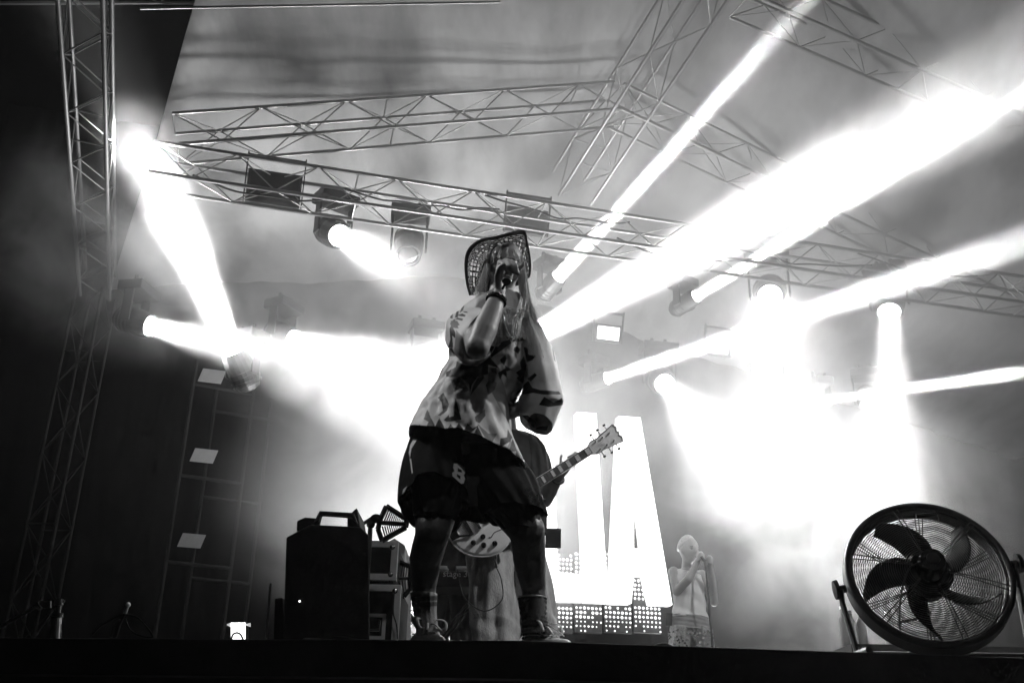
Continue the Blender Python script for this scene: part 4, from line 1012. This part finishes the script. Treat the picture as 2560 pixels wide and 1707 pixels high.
q = MB(); q.prism([gw(x, y, .0085) for x, y in ((.75, -.006), (.79, -.018), (.85, -.012), (.86, 0), (.85, .012), (.79, .018), (.75, .006))], gn*.0012); q.build('headstock_inlay', M['pearl'], gu)
for s_ in (-1, 1):
    for k in range(3):
        x = .745+.045*k; e_ = .062+.003*k
        q = MB(); q.tube([gw(x, .035*s_, 0), gw(x, e_*s_, 0)], .003, 6); q.box(gw(x, (e_+.008)*s_, 0), gx*.008, gy*.006, gn*.004)
        q.lathe(gw(x, .024*s_, .009), gn, [(0, .005), (.012, .004)], 10); q.build('tuning_peg', M['chrome'], gu, bevel=.001)
# hardware
for x in (.02, .12):
    q = MB(); q.box(gw(x, 0, .014), gx*.019, gy*.037, gn*.007); q.build('pickup', M['chrome'], gu, bevel=.003)
q = MB(); q.box(gw(-.035, 0, .020), gx*.008, gy*.045, gn*.008); q.build('bridge', M['chrome'], gu, bevel=.002)
for k in range(6):
    q = MB(); q.box(gw(-.035, -.03+.012*k, .03), gx*.007, gy*.004, gn*.004); q.build('saddle', M['chrome'], gu)
tp = [(-.195, -.016), (-.195, .016), (-.10, .05), (-.075, .05), (-.075, -.05), (-.10, -.05)]
q = MB(); q.prism([gw(x, y, .018) for x, y in ((-.198, -.018), (-.198, .018), (-.15, .024), (-.15, -.024))], gn*.004); q.prism([gw(x, y, .018) for x, y in ((-.102, -.05), (-.102, .05), (-.078, .05), (-.078, -.05))], gn*.006)
for s_ in (-1, 1): q.prism([gw(x, y*s_, .018) for x, y in ((-.15, .012), (-.15, .024), (-.10, .05), (-.10, .036))], gn*.004)
q.build('tailpiece', M['chrome'], gu, bevel=.001)
for x, y in ((-.085, -.125), (-.03, -.150), (-.125, -.085), (-.065, -.085)):
    q = MB(); q.lathe(gw(x+.02, y, .004), gn, [(0, .015), (.004, .015), (.012, .012), (.020, .011), (.021, .003)], 16); q.build('control_knob', M['black_plastic'], gu)
for s_ in (-1, 1):
    pts = [gw(-.02, .105*s_, .008), gw(-.012, .112*s_, .008), gw(.0, .108*s_, .008), gw(.02, .10*s_, .0075), (gw(.06, .105*s_, .007)), gw(.085, .098*s_, .007), gw(.088, .090*s_, .007)]
    q = MB(); q.tube(smooth_path(pts, 5), .0045, 6, squash=(1.2, .6)); q.build('f_hole', M['guitar_dark'], gu, smooth=True)
q = MB(); q.tube([gw(-.04, -.20, -.02), gw(-.055, -.225, -.02), gw(-.07, -.262, -.02)], .006, 8); q.build('jack_plug', M['chrome'], gu)
q = MB(); pts = [gw(-.07, -.262, -.02), gw(-.08, -.33, .0), gw(-.13, -.42, .03), gw(-.24, -.42, .02), gw(-.30, -.3, -.05), gw(-.26, -.15, -.12)]; q.tube(smooth_path(pts, 8), .003, 6)
tag(q.build('guitar_cable', M['rubber'], None, smooth=True), 'thin black cable looping below the pale guitar body', 'cable')
q = MB(); pts = [gw(-.205, 0, -.02), gw(-.22, .05, -.12), gw(-.1, .3, -.35), gw(.06, .52, -.30), gw(.16, .45, -.12), gw(.28, .12, -.06)]; q.tube(smooth_path(pts, 8), .02, 6, squash=(1, .15)); q.build('strap', M['black_cloth'], gu, smooth=True)

# ------------------------------------------------------------------ keyboard and its player
YK = 7.0
kb0, kb1 = P(985, 1440, YK), P(1190, 1452, YK)
kz = kb0.z
ky = thing('keyboard', V((kb0.x+.5, YK, kz-.05)), 'dark stage keyboard on its stand half hidden behind the left calf', 'keyboard')
q = MB(); q.abox((kb0.x, YK, kz-.06), (kb1.x, YK+.33, kz+.045)); q.build('case', M['black_plastic'], ky, bevel=.01)
q = MB(); q.abox((kb0.x+.02, YK+.2, kz+.046), (kb1.x-.02, YK+.32, kz+.056))
q.build('keybed', M['white_plastic'], ky)
text_mesh('printed_name', 'stage 3', .060, face_mtx(P(1138, 1441, YK-.004), V((1, 0, 0)), Z), M['placard'], ky)
stn = thing('keyboard_stand', V((kb0.x+.5, YK+.15, FLOOR)), 'dark crossed stand carrying the keyboard', 'keyboard stand')
for s_ in (-1, 1):
    cx_ = (kb0.x+kb1.x)/2
    for y_ in (.08, .26): rod('leg', V((cx_-s_*.3, YK+y_, FLOOR+.01)), V((cx_+s_*.3, YK+y_, kz-.065)), .015, M['black_metal'], stn)
rod('foot', V((cx_-.3, YK-.05, FLOOR+.015)), V((cx_-.3, YK+.40, FLOOR+.015)), .016, M['black_metal'], stn); rod('foot', V((cx_+.3, YK-.05, FLOOR+.015)), V((cx_+.3, YK+.40, FLOOR+.015)), .016, M['black_metal'], stn)
kp = thing('person', V((P(1130, 1600, 7.7).x, 7.7, FLOOR)), 'keyboard player in black seen only between the legs of the singer', 'person')
kx = P(1130, 1400, 7.75).x
b = MB(); hk = V((kx, 7.7, FLOOR+1.55)); head(b, hk, V((.2, -1, -.2)), Z); cap(b, [V((kx, 7.74, FLOOR+1.47)), V((kx, 7.76, FLOOR+1.36))], [.055, .06])
for z_, r_ in ((1.28, (.17, .10, .10)), (1.12, (.16, .11, .14)), (.95, (.16, .11, .13))): ball(b, V((kx, 7.76, FLOOR+z_)), r_, None, 20, 12)
for s_ in (-1, 1):
    e_ = V((kx+s_*.27, 7.6, FLOOR+1.02)); wv = V((kx+s_*.10+(.06 if s_ < 0 else 0), 7.3, kz+.10)); cap(b, [V((kx+s_*.19, 7.75, FLOOR+1.34)), e_], [.055, .045]); cap(b, [e_, wv], [.042, .028]); ball(b, wv+V((-s_*.01, -.05, 0)), (.04, .045, .018))
    for k in range(5): w0 = wv+V((-.034+.017*k, -.08, .0)); cap(b, [w0, w0+V((0, -.04, .008)), w0+V((0, -.06, -.018))], [.011, .010, .008], 8)
    cap(b, [V((kx+s_*.09, 7.76, FLOOR+.9)), V((kx+s_*.13, 7.72, FLOOR+.5)), V((kx+s_*.15, 7.8, FLOOR+.08))], [.09, .06, .045]); cap(b, [V((kx+s_*.15, 7.8, FLOOR+.05)), V((kx+s_*.16, 7.62, FLOOR+.04))], [.045, .04])
remesh(b, 'body', M['skin'], kp, .010, 3)
def wgarment(name, keys, material, parent, nr=30, na=60, folds=None):
    rings = []
    for i in range(nr+1):
        t = i/nr; cx_, cy_, z_, rx, ry = cat(keys, t)
        rings.append([V((cx_+math.cos(a)*(rx+(folds(t, a) if folds else 0)), cy_+math.sin(a)*(ry+(folds(t, a) if folds else 0)), z_)) for a in (2*math.pi*j/na for j in range(na))])
    b = MB(); b.rings(rings, cap=False); o = b.build(name, material, parent, smooth=True); q = o.modifiers.new('solid', 'SOLIDIFY'); q.thickness = .003; q.offset = 1; return o
wgarment('shirt', [(kx, 7.76, FLOOR+1.42, .09, .08), (kx, 7.76, FLOOR+1.36, .20, .13), (kx, 7.76, FLOOR+1.1, .19, .15), (kx, 7.76, FLOOR+.85, .19, .15)], M['black_cloth'], kp, folds=ff)
for s_ in (-1, 1): wgarment('trouser_leg', [(kx+s_*.08, 7.76, FLOOR+.92, .11, .13), (kx+s_*.12, 7.73, FLOOR+.5, .10, .11), (kx+s_*.15, 7.8, FLOOR+.06, .10, .11)], M['black_cloth'], kp, folds=ff)

# ------------------------------------------------------------------ backing singer and microphone stand
YB = 9.8
def Bp(px, py, dy=0.0): return P(px, py, YB+dy)
bs = thing('person', V((Bp(1730, 1600).x, YB, FLOOR)), 'backing singer with short pale hair and white top at the right of the letters', 'person')
b = MB(); bh = Bp(1722, 1376); bf = V((.55, -1, -.15)); head(b, bh, bf, Z+V((.06, 0, 0)), 1.16)
cap(b, [Bp(1720, 1385, .03), Bp(1717, 1420, .03)], [.05, .052])
for x, y, r_ in ((1717, 1440, (.155, .09, .08)), (1720, 1470, (.14, .10, .11)), (1723, 1505, (.125, .095, .11)), (1726, 1545, (.14, .10, .10)), (1729, 1580, (.16, .12, .11))): ball(b, Bp(x, y), r_, None, 20, 12)
cap(b, [Bp(1684, 1429), Bp(1692, 1478, -.10)], [.052, .042]); cap(b, [Bp(1692, 1478, -.10), Bp(1722, 1446, -.22), Bp(1748, 1398, -.20)], [.042, .040, .026])
cap(b, [Bp(1754, 1436), Bp(1785, 1505, -.05)], [.050, .040]); cap(b, [Bp(1785, 1505, -.05), Bp(1781, 1455, -.16), Bp(1774, 1408, -.24)], [.040, .038, .026])
for hx_, hy_, hd_ in ((1752, 1388, -.21), (1774, 1398, -.25)):
    ball(b, Bp(hx_, hy_, hd_), (.035, .028, .042))
    for k in range(4): cap(b, [Bp(hx_-5, hy_-4+5*k, hd_-.02), Bp(hx_+2, hy_-6+5*k, hd_-.045), Bp(hx_+8, hy_-3+5*k, hd_-.03)], [.0105, .010, .009], 8)
for s_ in (-1, 1): cap(b, [Bp(1729+s_*22, 1590), V((Bp(1729+s_*26, 1600).x, YB-.02, FLOOR+.45)), V((Bp(1729+s_*28, 1600).x, YB+.03, FLOOR+.07))], [.09, .06, .045]); cap(b, [V((Bp(1729+s_*28, 1600).x, YB+.03, FLOOR+.045)), V((Bp(1729+s_*30, 1600).x, YB-.15, FLOOR+.04))], [.045, .038])
remesh(b, 'body', M['skin_pale'], bs, .009, 3); eyes(bh, bf, Z, 1.16, bs)
_f = V(bf).normalized(); _r = _f.cross(Z).normalized(); q = MB(); ball(q, bh+_f*.118-Z*.062, (.026, .010, .009), (_r, _f, Z)); q.build('lips', M['grey_cloth'], bs, smooth=True)
for _k in (-1, 1):
    q = MB(); ball(q, bh+_f*.088+_r*(.036*_k)+Z*.014, (.019, .008, .007), (_r, _f, Z)); q.build('eyelid', M['grey_cloth'], bs, smooth=True)
M['top_white'] = mat('white_draped_top', .85, .8, bump=.3, bump_scale=30)
tf = lambda t, a: .004*math.sin(a*3+t*22)+.004*math.sin(a*6-t*6)
garment('top', [(1690, 1424, 1752, 1440, .10, YB), (1681, 1455, 1758, 1460, .13, YB), (1684, 1490, 1762, 1490, .13, YB), (1684, 1520, 1764, 1524, .125, YB), (1678, 1540, 1770, 1550, .14, YB)], M['top_white'], bs, nr=50, na=80, folds=tf)
garment('waistband', [(1679, 1536, 1770, 1545, .145, YB), (1680, 1555, 1774, 1562, .15, YB), (1676, 1572, 1777, 1578, .16, YB)], M['grey_cloth'], bs, nr=14, na=60, folds=tf)
M['sequin_cloth'] = mat('grey_glitter_cloth', .35, .4, metal=.3, noise_amt=.5, noise_scale=60)
wf = lambda t, a: .006*math.sin(a*9)
for s_ in (-1, 1): garment('trouser_leg', [(1676 if s_ < 0 else 1722, 1565, 1732 if s_ < 0 else 1778, 1572, .15, YB), (1672 if s_ < 0 else 1726, 1620, 1728 if s_ < 0 else 1784, 1625, .14, YB), (1668 if s_ < 0 else 1728, 1700, 1726 if s_ < 0 else 1788, 1700, .14, YB), (1664 if s_ < 0 else 1730, 1785, 1726 if s_ < 0 else 1792, 1785, .15, YB)], M['sequin_cloth'], bs, nr=40, na=60, folds=wf)
rq = random.Random(9); q = MB()
for k in range(170):
    px, py = rq.uniform(1672, 1784), rq.uniform(1572, 1700); sd = -1 if px < 1728 else 1
    c = Bp(px, py, -.155+.0006*((px-1728-sd*28)**2)/8*.35); q.lathe(c, (CAM-c)+V((rq.uniform(-3, 3), 0, rq.uniform(-1, 5))), [(0, .011), (.002, .010)], 8)
o = q.build('sequins', M['chrome'], bs); o['kind'] = 'stuff'
gh = [[bh+V((x*.1, y*.1, z*.1))*.98 for x, y, z in pts] for pts in ()]
q = MB(); fwdn = V(bf).normalized(); 
rg = fwdn.cross(Z).normalized(); rings = []
for i in range(9):
    th = math.pi*.5*(i+.05)/8.5; rings.append([bh+(rg*(.080*math.sin(th)*math.cos(a))+fwdn*(.088*math.sin(th)*math.sin(a)-.026)+Z*(.118*math.cos(th)+.012-.03*max(0, -math.sin(a))*math.sin(th)+.035*max(0, math.sin(a))*math.sin(th)))*1.15 for a in (2*math.pi*j/28 for j in range(28))])
q.rings(rings); q.build('hair', M['hair_short'], bs, smooth=True)
q = MB(); q.box(Bp(1672, 1548, -.02), V((.03, 0, 0)), V((0, .02, 0)), V((.005, 0, .06))); q.build('belt_pack', M['black_plastic'], bs, bevel=.005)
ms = thing('microphone_stand', V((P(1786, 1600, YB-.35).x, YB-.35, FLOOR)), 'straight dark microphone stand gripped by the backing singer', 'microphone stand')
m0_, m1_ = V((P(1788, 1640, YB-.35).x, YB-.35, FLOOR)), Bp(1764, 1404, -.27)
rod('pole', m0_, m1_, .011, M['black_metal'], ms); q = MB(); q.lathe(m0_, Z, [(0, .14), (.012, .14), (.03, .03), (.034, .01)], 28); q.build('base', M['black_metal'], ms)
q = MB(); q.tube([m1_+V((0, 0, -.04)), m1_+V((0, 0, .02))], .018, 10); q.build('clutch', M['dark_metal'], ms); q = MB(); q.tube([m1_, m1_+V((-.04, -.01, .05))], .014, 8); q.build('clip', M['dark_metal'], ms)
mb = thing('microphone', m1_, 'microphone on the stand at the mouth of the backing singer', 'microphone'); dm = (bh+fwdn*.12-V((0, 0, .04))-m1_).normalized()
q = MB(); q.lathe(m1_+dm*.02, dm, [(0, .011), (.12, .018)], 14); q.build('handle', M['dark_metal'], mb); q = MB(); ball(q, m1_+dm*.155, (.024, .024, .024), None, 14, 10); q.build('grille', M['alu'], mb, smooth=True)

# ------------------------------------------------------------------ cases, antennas
def px_prism(name, poly, Y, depth, material, parent, bevel=.006, off=0.0):
    """upright slab whose front outline is given in photo pixels"""
    pts = [P(x, y, Y) for x, y in poly]
    q = MB(); q.prism(pts, V((off, depth, 0))); return q.build(name, material, parent, bevel=bevel)
zf = lambda px, Y: V((P(px, 1590, Y).x, Y, FLOOR))
def fy_px(px, Y): return proj(zf(px, Y))[1]
bx = thing('speaker_cabinet', zf(815, 4.3), 'big black speaker cabinet with sloped shoulders and a bar handle at the stage edge', 'speaker')
Yc = 4.25; yb = fy_px(710, Yc); yb2 = fy_px(925, Yc)
px_prism('cabinet', [(706, yb), (716, 1342), (776, 1310), (901, 1316), (923, 1337), (924, yb2)], Yc, .5, M['black_wood'], bx, off=-.085)
px_prism('handle_bar', [(783, 1306), (799, 1276), (884, 1281), (892, 1303), (884, 1298), (878, 1289), (802, 1283), (796, 1303)], Yc+.02, .05, M['black_metal'], bx, bevel=.003)
px_prism('rear_plate', [(741, 1326), (742, 1301), (762, 1292), (790, 1294), (790, 1326)], Yc+.25, .12, M['black_wood'], bx)
px_prism('top_wedge', [(868, 1290), (892, 1268), (901, 1318), (868, 1318)], Yc+.1, .25, M['black_wood'], bx)
q = MB(); ball(q, P(749, 1502, Yc-.003), (.004, .003, .004), None, 8, 6); q.build('status_light', M['lit'], bx)
def case(xa, xb, yt, ybm, Y, depth, label, handle=True, bottom=None):
    a0_, a1_ = P(xa, ybm, Y), P(xb, ybm, Y); zt = P((xa+xb)/2, yt, Y).z; zb = a0_.z if bottom is None else bottom
    c = V(((a0_.x+a1_.x)/2, Y, zb)); t = thing('flight_case', c, label, 'flight case', 'black flight cases with metal edges')
    lo, hi = V((a0_.x, Y, zb)), V((a1_.x, Y+depth, zt)); q = MB(); q.abox(lo, hi); q.build('panel_box', M['black_wood'], t)
    e_ = .016
    for x_ in (lo.x, hi.x):
        q = MB(); q.abox((x_-e_, Y-.004, zb), (x_+e_, Y+e_*2, zt)); q.build('edge_trim', M['case_trim'], t, bevel=.002)
    for z_ in (zb+e_, zt-e_):
        q = MB(); q.abox((lo.x+e_, Y-.0035, z_-e_), (hi.x-e_, Y+e_*2, z_+e_)); q.build('edge_trim', M['case_trim'], t, bevel=.002)
    for x_ in (lo.x+.012, hi.x-.012):
        for z_ in (zb+.03, zt-.03):
            q = MB(); ball(q, V((x_, Y+.01, z_)), (.02, .02, .02), None, 12, 8); q.build('ball_corner', M['chrome'], t, smooth=True)
    if handle:
        hx_, hz_ = (hi.x-.12), P(952, 1566, Y).z if zb < FLOOR+.05 else (zb+zt)/2
        q = MB(); q.abox((hx_-.075, Y-.006, hz_-.06), (hx_+.075, Y+.002, hz_+.06)); q.build('handle_plate', M['case_trim'], t, bevel=.004)
        q = MB(); q.abox((hx_-.058, Y-.008, hz_-.042), (hx_+.058, Y-.005, hz_+.042)); q.build('handle_recess', M['black_metal'], t)
        q = MB(); q.tube([V((hx_-.045, Y-.012, hz_+.028)), V((hx_-.045, Y-.018, hz_-.018)), V((hx_+.045, Y-.018, hz_-.018)), V((hx_+.045, Y-.012, hz_+.028))], .007, 8); q.build('handle', M['chrome'], t)
    return t
YF = 5.0
M['case_trim'] = mat('pale_case_trim', .6, .5, .3, noise_amt=.15)
mid = P(950, 1453, YF).z
case(800, 986, 1459, 1600, YF, .6, 'lower black flight case with a recessed metal handle beside the speaker cabinet', True, FLOOR)
case(800, 982, 1350, 1448, YF+.004, .55, 'upper black flight case stacked on the one with the recessed handle', False, mid+.006)
wd = thing('floor_monitor', zf(990, 6.0), 'pale grey lit wedge shape standing behind the flight cases', 'speaker')
M['grey_panel'] = mat('grey_panel', .35, .7, noise_amt=.1)
px_prism('cabinet', [(960, 1620), (960, 1360), (986, 1344), (1012, 1362), (1015, 1400), (1012, 1620)], 6.0, .4, M['grey_panel'], wd)
def paddle(poly, Y, slots_a, slots_b, label, ns=13):
    c = P(sum(p[0] for p in poly)/len(poly), sum(p[1] for p in poly)/len(poly), Y)
    t = thing('antenna_paddle', c, label, 'antenna', 'black log-periodic antenna paddles')
    # frame with slots: bars between two edges
    W_ = lambda x, y: P(x, y, Y)
    q = MB(); pl = [W_(*p) for p in poly]
    for i in range(len(pl)): q.tube([pl[i], pl[(i+1) % len(pl)]], .013, 6)
    q.build('frame', M['black_plastic'], t)
    for (a0_, a1_, b0_, b1_) in (slots_a, slots_b):
        for k in range(ns):
            u = (k/(ns-1))**.85; pa = V((a0_[0]+(a1_[0]-a0_[0])*u, a0_[1]+(a1_[1]-a0_[1])*u, 0)); pb_ = V((b0_[0]+(b1_[0]-b0_[0])*u, b0_[1]+(b1_[1]-b0_[1])*u, 0))
            q = MB(); q.tube([W_(pa.x, pa.y), W_(pb_.x, pb_.y)], .0085*(1-.55*u), 5, squash=(1, .5)); q.build('element', M['black_plastic'], t)
    return t
pd = paddle([(966, 1265), (1018, 1298), (1015, 1318), (955, 1351), (945, 1322), (950, 1300)], 4.7, ((967, 1268), (1016, 1299), (952, 1306), (1012, 1309)), ((948, 1316), (1012, 1311), (957, 1348), (1013, 1317)), 'upper antenna paddle on an arm above the flight case')
q = MB(); q.tube([P(950, 1306, 4.7), P(1014, 1310, 4.7)], .02, 6, squash=(1, .5)); q.build('spine', M['black_plastic'], pd)
as_ = thing('antenna_stand', zf(926, 4.72), 'thin black stand and arm that carry the upper antenna paddle', 'antenna stand')
q = MB(); q.tube([V((P(927, 1400, 4.72).x, 4.72, FLOOR)), P(926, 1315, 4.72)], .011, 8); q.build('pole', M['black_metal'], as_); q = MB(); q.tube([P(903, 1312, 4.7), P(930, 1294, 4.7), P(952, 1302, 4.7)], .009, 8); q.build('arm', M['black_metal'], as_)
q = MB(); ball(q, P(940, 1296, 4.7), (.028, .02, .022)); ball(q, P(927, 1310, 4.7), (.02, .02, .02)); q.build('joint', M['black_plastic'], as_, smooth=True)
pd2 = paddle([(996, 1404), (1026, 1416), (1026, 1470), (1010, 1490), (996, 1492), (988, 1465), (986, 1430)], 5.3, ((1000, 1408), (1026, 1418), (994, 1440), (1026, 1441)), ((988, 1452), (1026, 1448), (998, 1490), (1024, 1472)), 'lower antenna paddle on its own pole beside the left calf', 6)
rod('spine', P(988, 1446, 5.3), P(1026, 1445, 5.3), .008, M['black_plastic'], pd2)
s2 = thing('antenna_stand', zf(1004, 5.3), 'thin pole under the lower antenna paddle', 'antenna stand')
q = MB(); q.tube([V((P(1004, 1500, 5.3).x, 5.3, FLOOR)), P(1003, 1488, 5.3)], .008, 8); q.build('pole', M['black_metal'], s2)
for k in range(3):
    a = k*2.1+.4; q = MB(); e_ = V((P(1004, 1500, 5.3).x, 5.3, FLOOR)); q.tube([e_+V((0, 0, .12)), e_+V((math.cos(a)*.2, math.sin(a)*.2, .01))], .006, 6); q.build('leg', M['black_metal'], s2)
q = MB(); pts = [P(986, 1475, 4.98), P(983, 1530, 4.96), P(993, 1575, 4.95), zf(1000, 4.9)+V((0, 0, .01))]; q.tube(smooth_path(pts, 6), .004, 6)
tag(q.build('antenna_cable', M['rubber'], None, smooth=True), 'thin cable hanging beside the lower flight case', 'cable')
q = MB(); q.tube([P(775, 1592, 3.62), P(830, 1588, 3.64), P(900, 1592, 3.62), P(1030, 1596, 3.60)], .004, 6)
q = MB(); pts = [V((P(x, 1590, y).x, y, FLOOR+.008+h_)) for x, y, h_ in ((760, 3.66, 0), (800, 3.7, .006), (850, 3.68, .012), (900, 3.69, .004), (1000, 3.66, 0), (1060, 3.7, 0))]; q.tube(smooth_path(pts, 6), .006, 6)
tag(q.build('floor_cable', M['rubber'], None, smooth=True), 'cable lying along the stage edge in front of the speaker cabinet', 'cable')
for x, l in ((1662, 'flat black cable bump on the stage edge right of the letters'),):
    p = PZ(x, 1612, FLOOR+.01); q = MB(); q.tube(smooth_path([V((p.x-.045, p.y, FLOOR)), V((p.x-.02, p.y, FLOOR+.010)), V((p.x, p.y, FLOOR+.012)), V((p.x+.02, p.y, FLOOR+.006)), V((p.x+.04, p.y, FLOOR-.003))], 4), .006, 8); tag(q.build('cable_knot', M['rubber'], None, smooth=True), l, 'cable')

# ------------------------------------------------------------------ small things at the left edge
YS = 4.0
sp_ = thing('clamp_pole', zf(140, YS), 'short shiny pole with a clamp head at the lower left corner', 'clamp pole')
def pole(name, x0, y0, x1, y1, r_, m_, t, Y=YS):
    q = MB(); q.tube([P(x0, y0, Y), P(x1, y1, Y)], r_, 14); return q.build(name, m_, t, smooth=False)
zb_ = fy_px(138, YS)
pole('tube', 138, zb_, 142, 1543, .018, M['alu'], sp_); pole('collar', 142, 1543, 143, 1533, .022, M['chrome'], sp_); pole('neck', 143, 1533, 146, 1512, .011, M['chrome'], sp_)
pole('clamp_head', 146, 1514, 147, 1498, .017, M['chrome'], sp_); pole('bolt', 138, 1500, 162, 1502, .005, M['chrome'], sp_)
q = MB(); q.box(P(113, 1510, YS), rt*.022, V((0, .008, 0)), up*.013); q.build('bracket_plate', M['alu'], sp_, bevel=.002)
pole('boom', 90, 1516, -40, 1590, .006, M['alu'], sp_); pole('boom_clip', 92, 1508, 102, 1522, .010, M['chrome'], sp_)
pole('side_rod', 151, zb_, 152, 1560, .0035, M['chrome'], sp_)
tp_ = thing('microphone_stand', zf(300, YS), 'folded stand with a round rubber tip and looping cables at the lower left', 'microphone stand')
pole('tube', 312, 1534, 319, 1512, .007, M['alu'], tp_); q = MB(); ball(q, P(320, 1511, YS), (.010, .010, .010), None, 12, 8); q.build('rubber_tip', M['white_plastic'], tp_, smooth=True)
for pts_ in (((312, 1534), (300, 1560), (290, 1592)), ((312, 1534), (285, 1545), (250, 1565), (226, 1590)), ((300, 1548), (285, 1562), (278, 1592))):
    q = MB(); q.tube([P(x, y, YS) for x, y in pts_], .005, 8); q.build('leg', M['black_metal'], tp_)
lp = MB(); lp.tube(smooth_path([P(x, y, YS-.02) for x, y in ((314, 1535), (345, 1544), (368, 1568), (381, 1591), (350, 1588), (325, 1572), (313, 1545))], 8), .0028, 6)
tag(lp.build('looped_cable', M['black_plastic'], None, smooth=True), 'looped shiny cable hanging off the folded stand', 'cable')
fl2 = thing('floor_light', zf(595, 4.6), 'small glowing floor light with a streaked white face at the stage edge', 'stage light')
pts_ = [(577, 1555), (614, 1555), (612, 1592), (580, 1592)]
M['glow'] = mat('glowing_diffuser', .8, .4, emit=1.6); M['glow_dim'] = mat('dim_diffuser', .8, .4, emit=.35)
for k in range(12):
    x0_ = 577+37*k/12; q = MB(); q.prism([P(x0_, 1555+random.uniform(-1, 1), 4.6), P(x0_+2.5, 1555, 4.6), P(x0_+2.4, 1606, 4.6), P(x0_, 1606, 4.6)], V((0, .004, 0))); q.build('diffuser_rib', M['glow'], fl2)
q = MB(); q.prism([P(576, 1553, 4.62), P(616, 1553, 4.62), P(614, 1608, 4.62), P(578, 1608, 4.62)], V((0, .05, 0))); q.build('housing', M['black_metal'], fl2)
for xa, xb in ((567, 576), (615, 626)):
    q = MB(); q.prism([P(xa, 1559, 4.61), P(xb, 1556, 4.61), P(xb, 1566, 4.61), P(xa, 1562, 4.61)], V((0, .006, 0))); q.build('side_flap', M['glow_dim'], fl2)
lp = MB(); lp.tube(smooth_path([P(x, y, 4.5) for x, y in ((578, 1600), (582, 1586), (592, 1581), (602, 1586), (609, 1602))], 8), .004, 6)
tag(lp.build('arched_cable', M['rubber'], None, smooth=True), 'dark cable arching in front of the small floor light', 'cable')
dp = thing('dark_stand', zf(680, 4.8), 'dim dark stand and box left of the speaker cabinet', 'equipment box')
px_prism('box', [(683, 1610), (686, 1495), (706, 1492), (716, 1610)], 4.75, .4, M['black_wood'], dp); rod('rod', V((P(677, 1500, 4.7).x, 4.7, FLOOR)), P(677, 1458, 4.7), .006, M['dark_metal'], dp)
# bottle-like shapes behind the fan
for i, (x, y, h_, l) in enumerate(((2115, 1620, 1560, 'clear tall bottle behind the left leg of the fan'), (2133, 1620, 1580, 'short clear bottle next to the tall one behind the fan'), (2228, 1625, 1575, 'clear bottle seen through the lower left of the fan'), (2160, 1622, 1572, 'clear bottle between the fan leg and the fan drum'))):
    Yb = 6.8; c = V((P(x, y, Yb).x, Yb, FLOOR)); t = thing('water_bottle', c, l, 'bottle', 'water bottles on the stage behind the fan')
    M.setdefault('plastic_clear', mat('clear_plastic', .8, .1, trans=.7)); s_ = 1.0+.12*(i == 0)
    # raised on a low black riser
    q = MB(); q.lathe(c+Z*.42, Z, [(0, .02), (.0, .032), (.16*s_, .032), (.19*s_, .018), (.215*s_, .013)], 16); q.build('bottle_body', M['plastic_clear'], t, smooth=False)
    q = MB(); q.lathe(c+Z*(.42+.215*s_), Z, [(0, .015), (.018, .015)], 14); q.build('cap', M['white_plastic'], t)
rs = thing('riser', V((P(2200, 1620, 7.0).x, 7.0, FLOOR)), 'low black riser behind the fan carrying water bottles', 'riser')
q = MB(); q.abox((P(2080, 1620, 7).x, 6.6, FLOOR+.36), (P(2700, 1620, 7).x, 7.6, FLOOR+.42)); q.build('deck', M['black_wood'], rs)
for x_ in (2090, 2680): q = MB(); q.abox((P(x_, 1620, 7).x-.03, 6.62, FLOOR), (P(x_, 1620, 7).x+.03, 6.68, FLOOR+.36)); q.build('leg', M['black_metal'], rs)
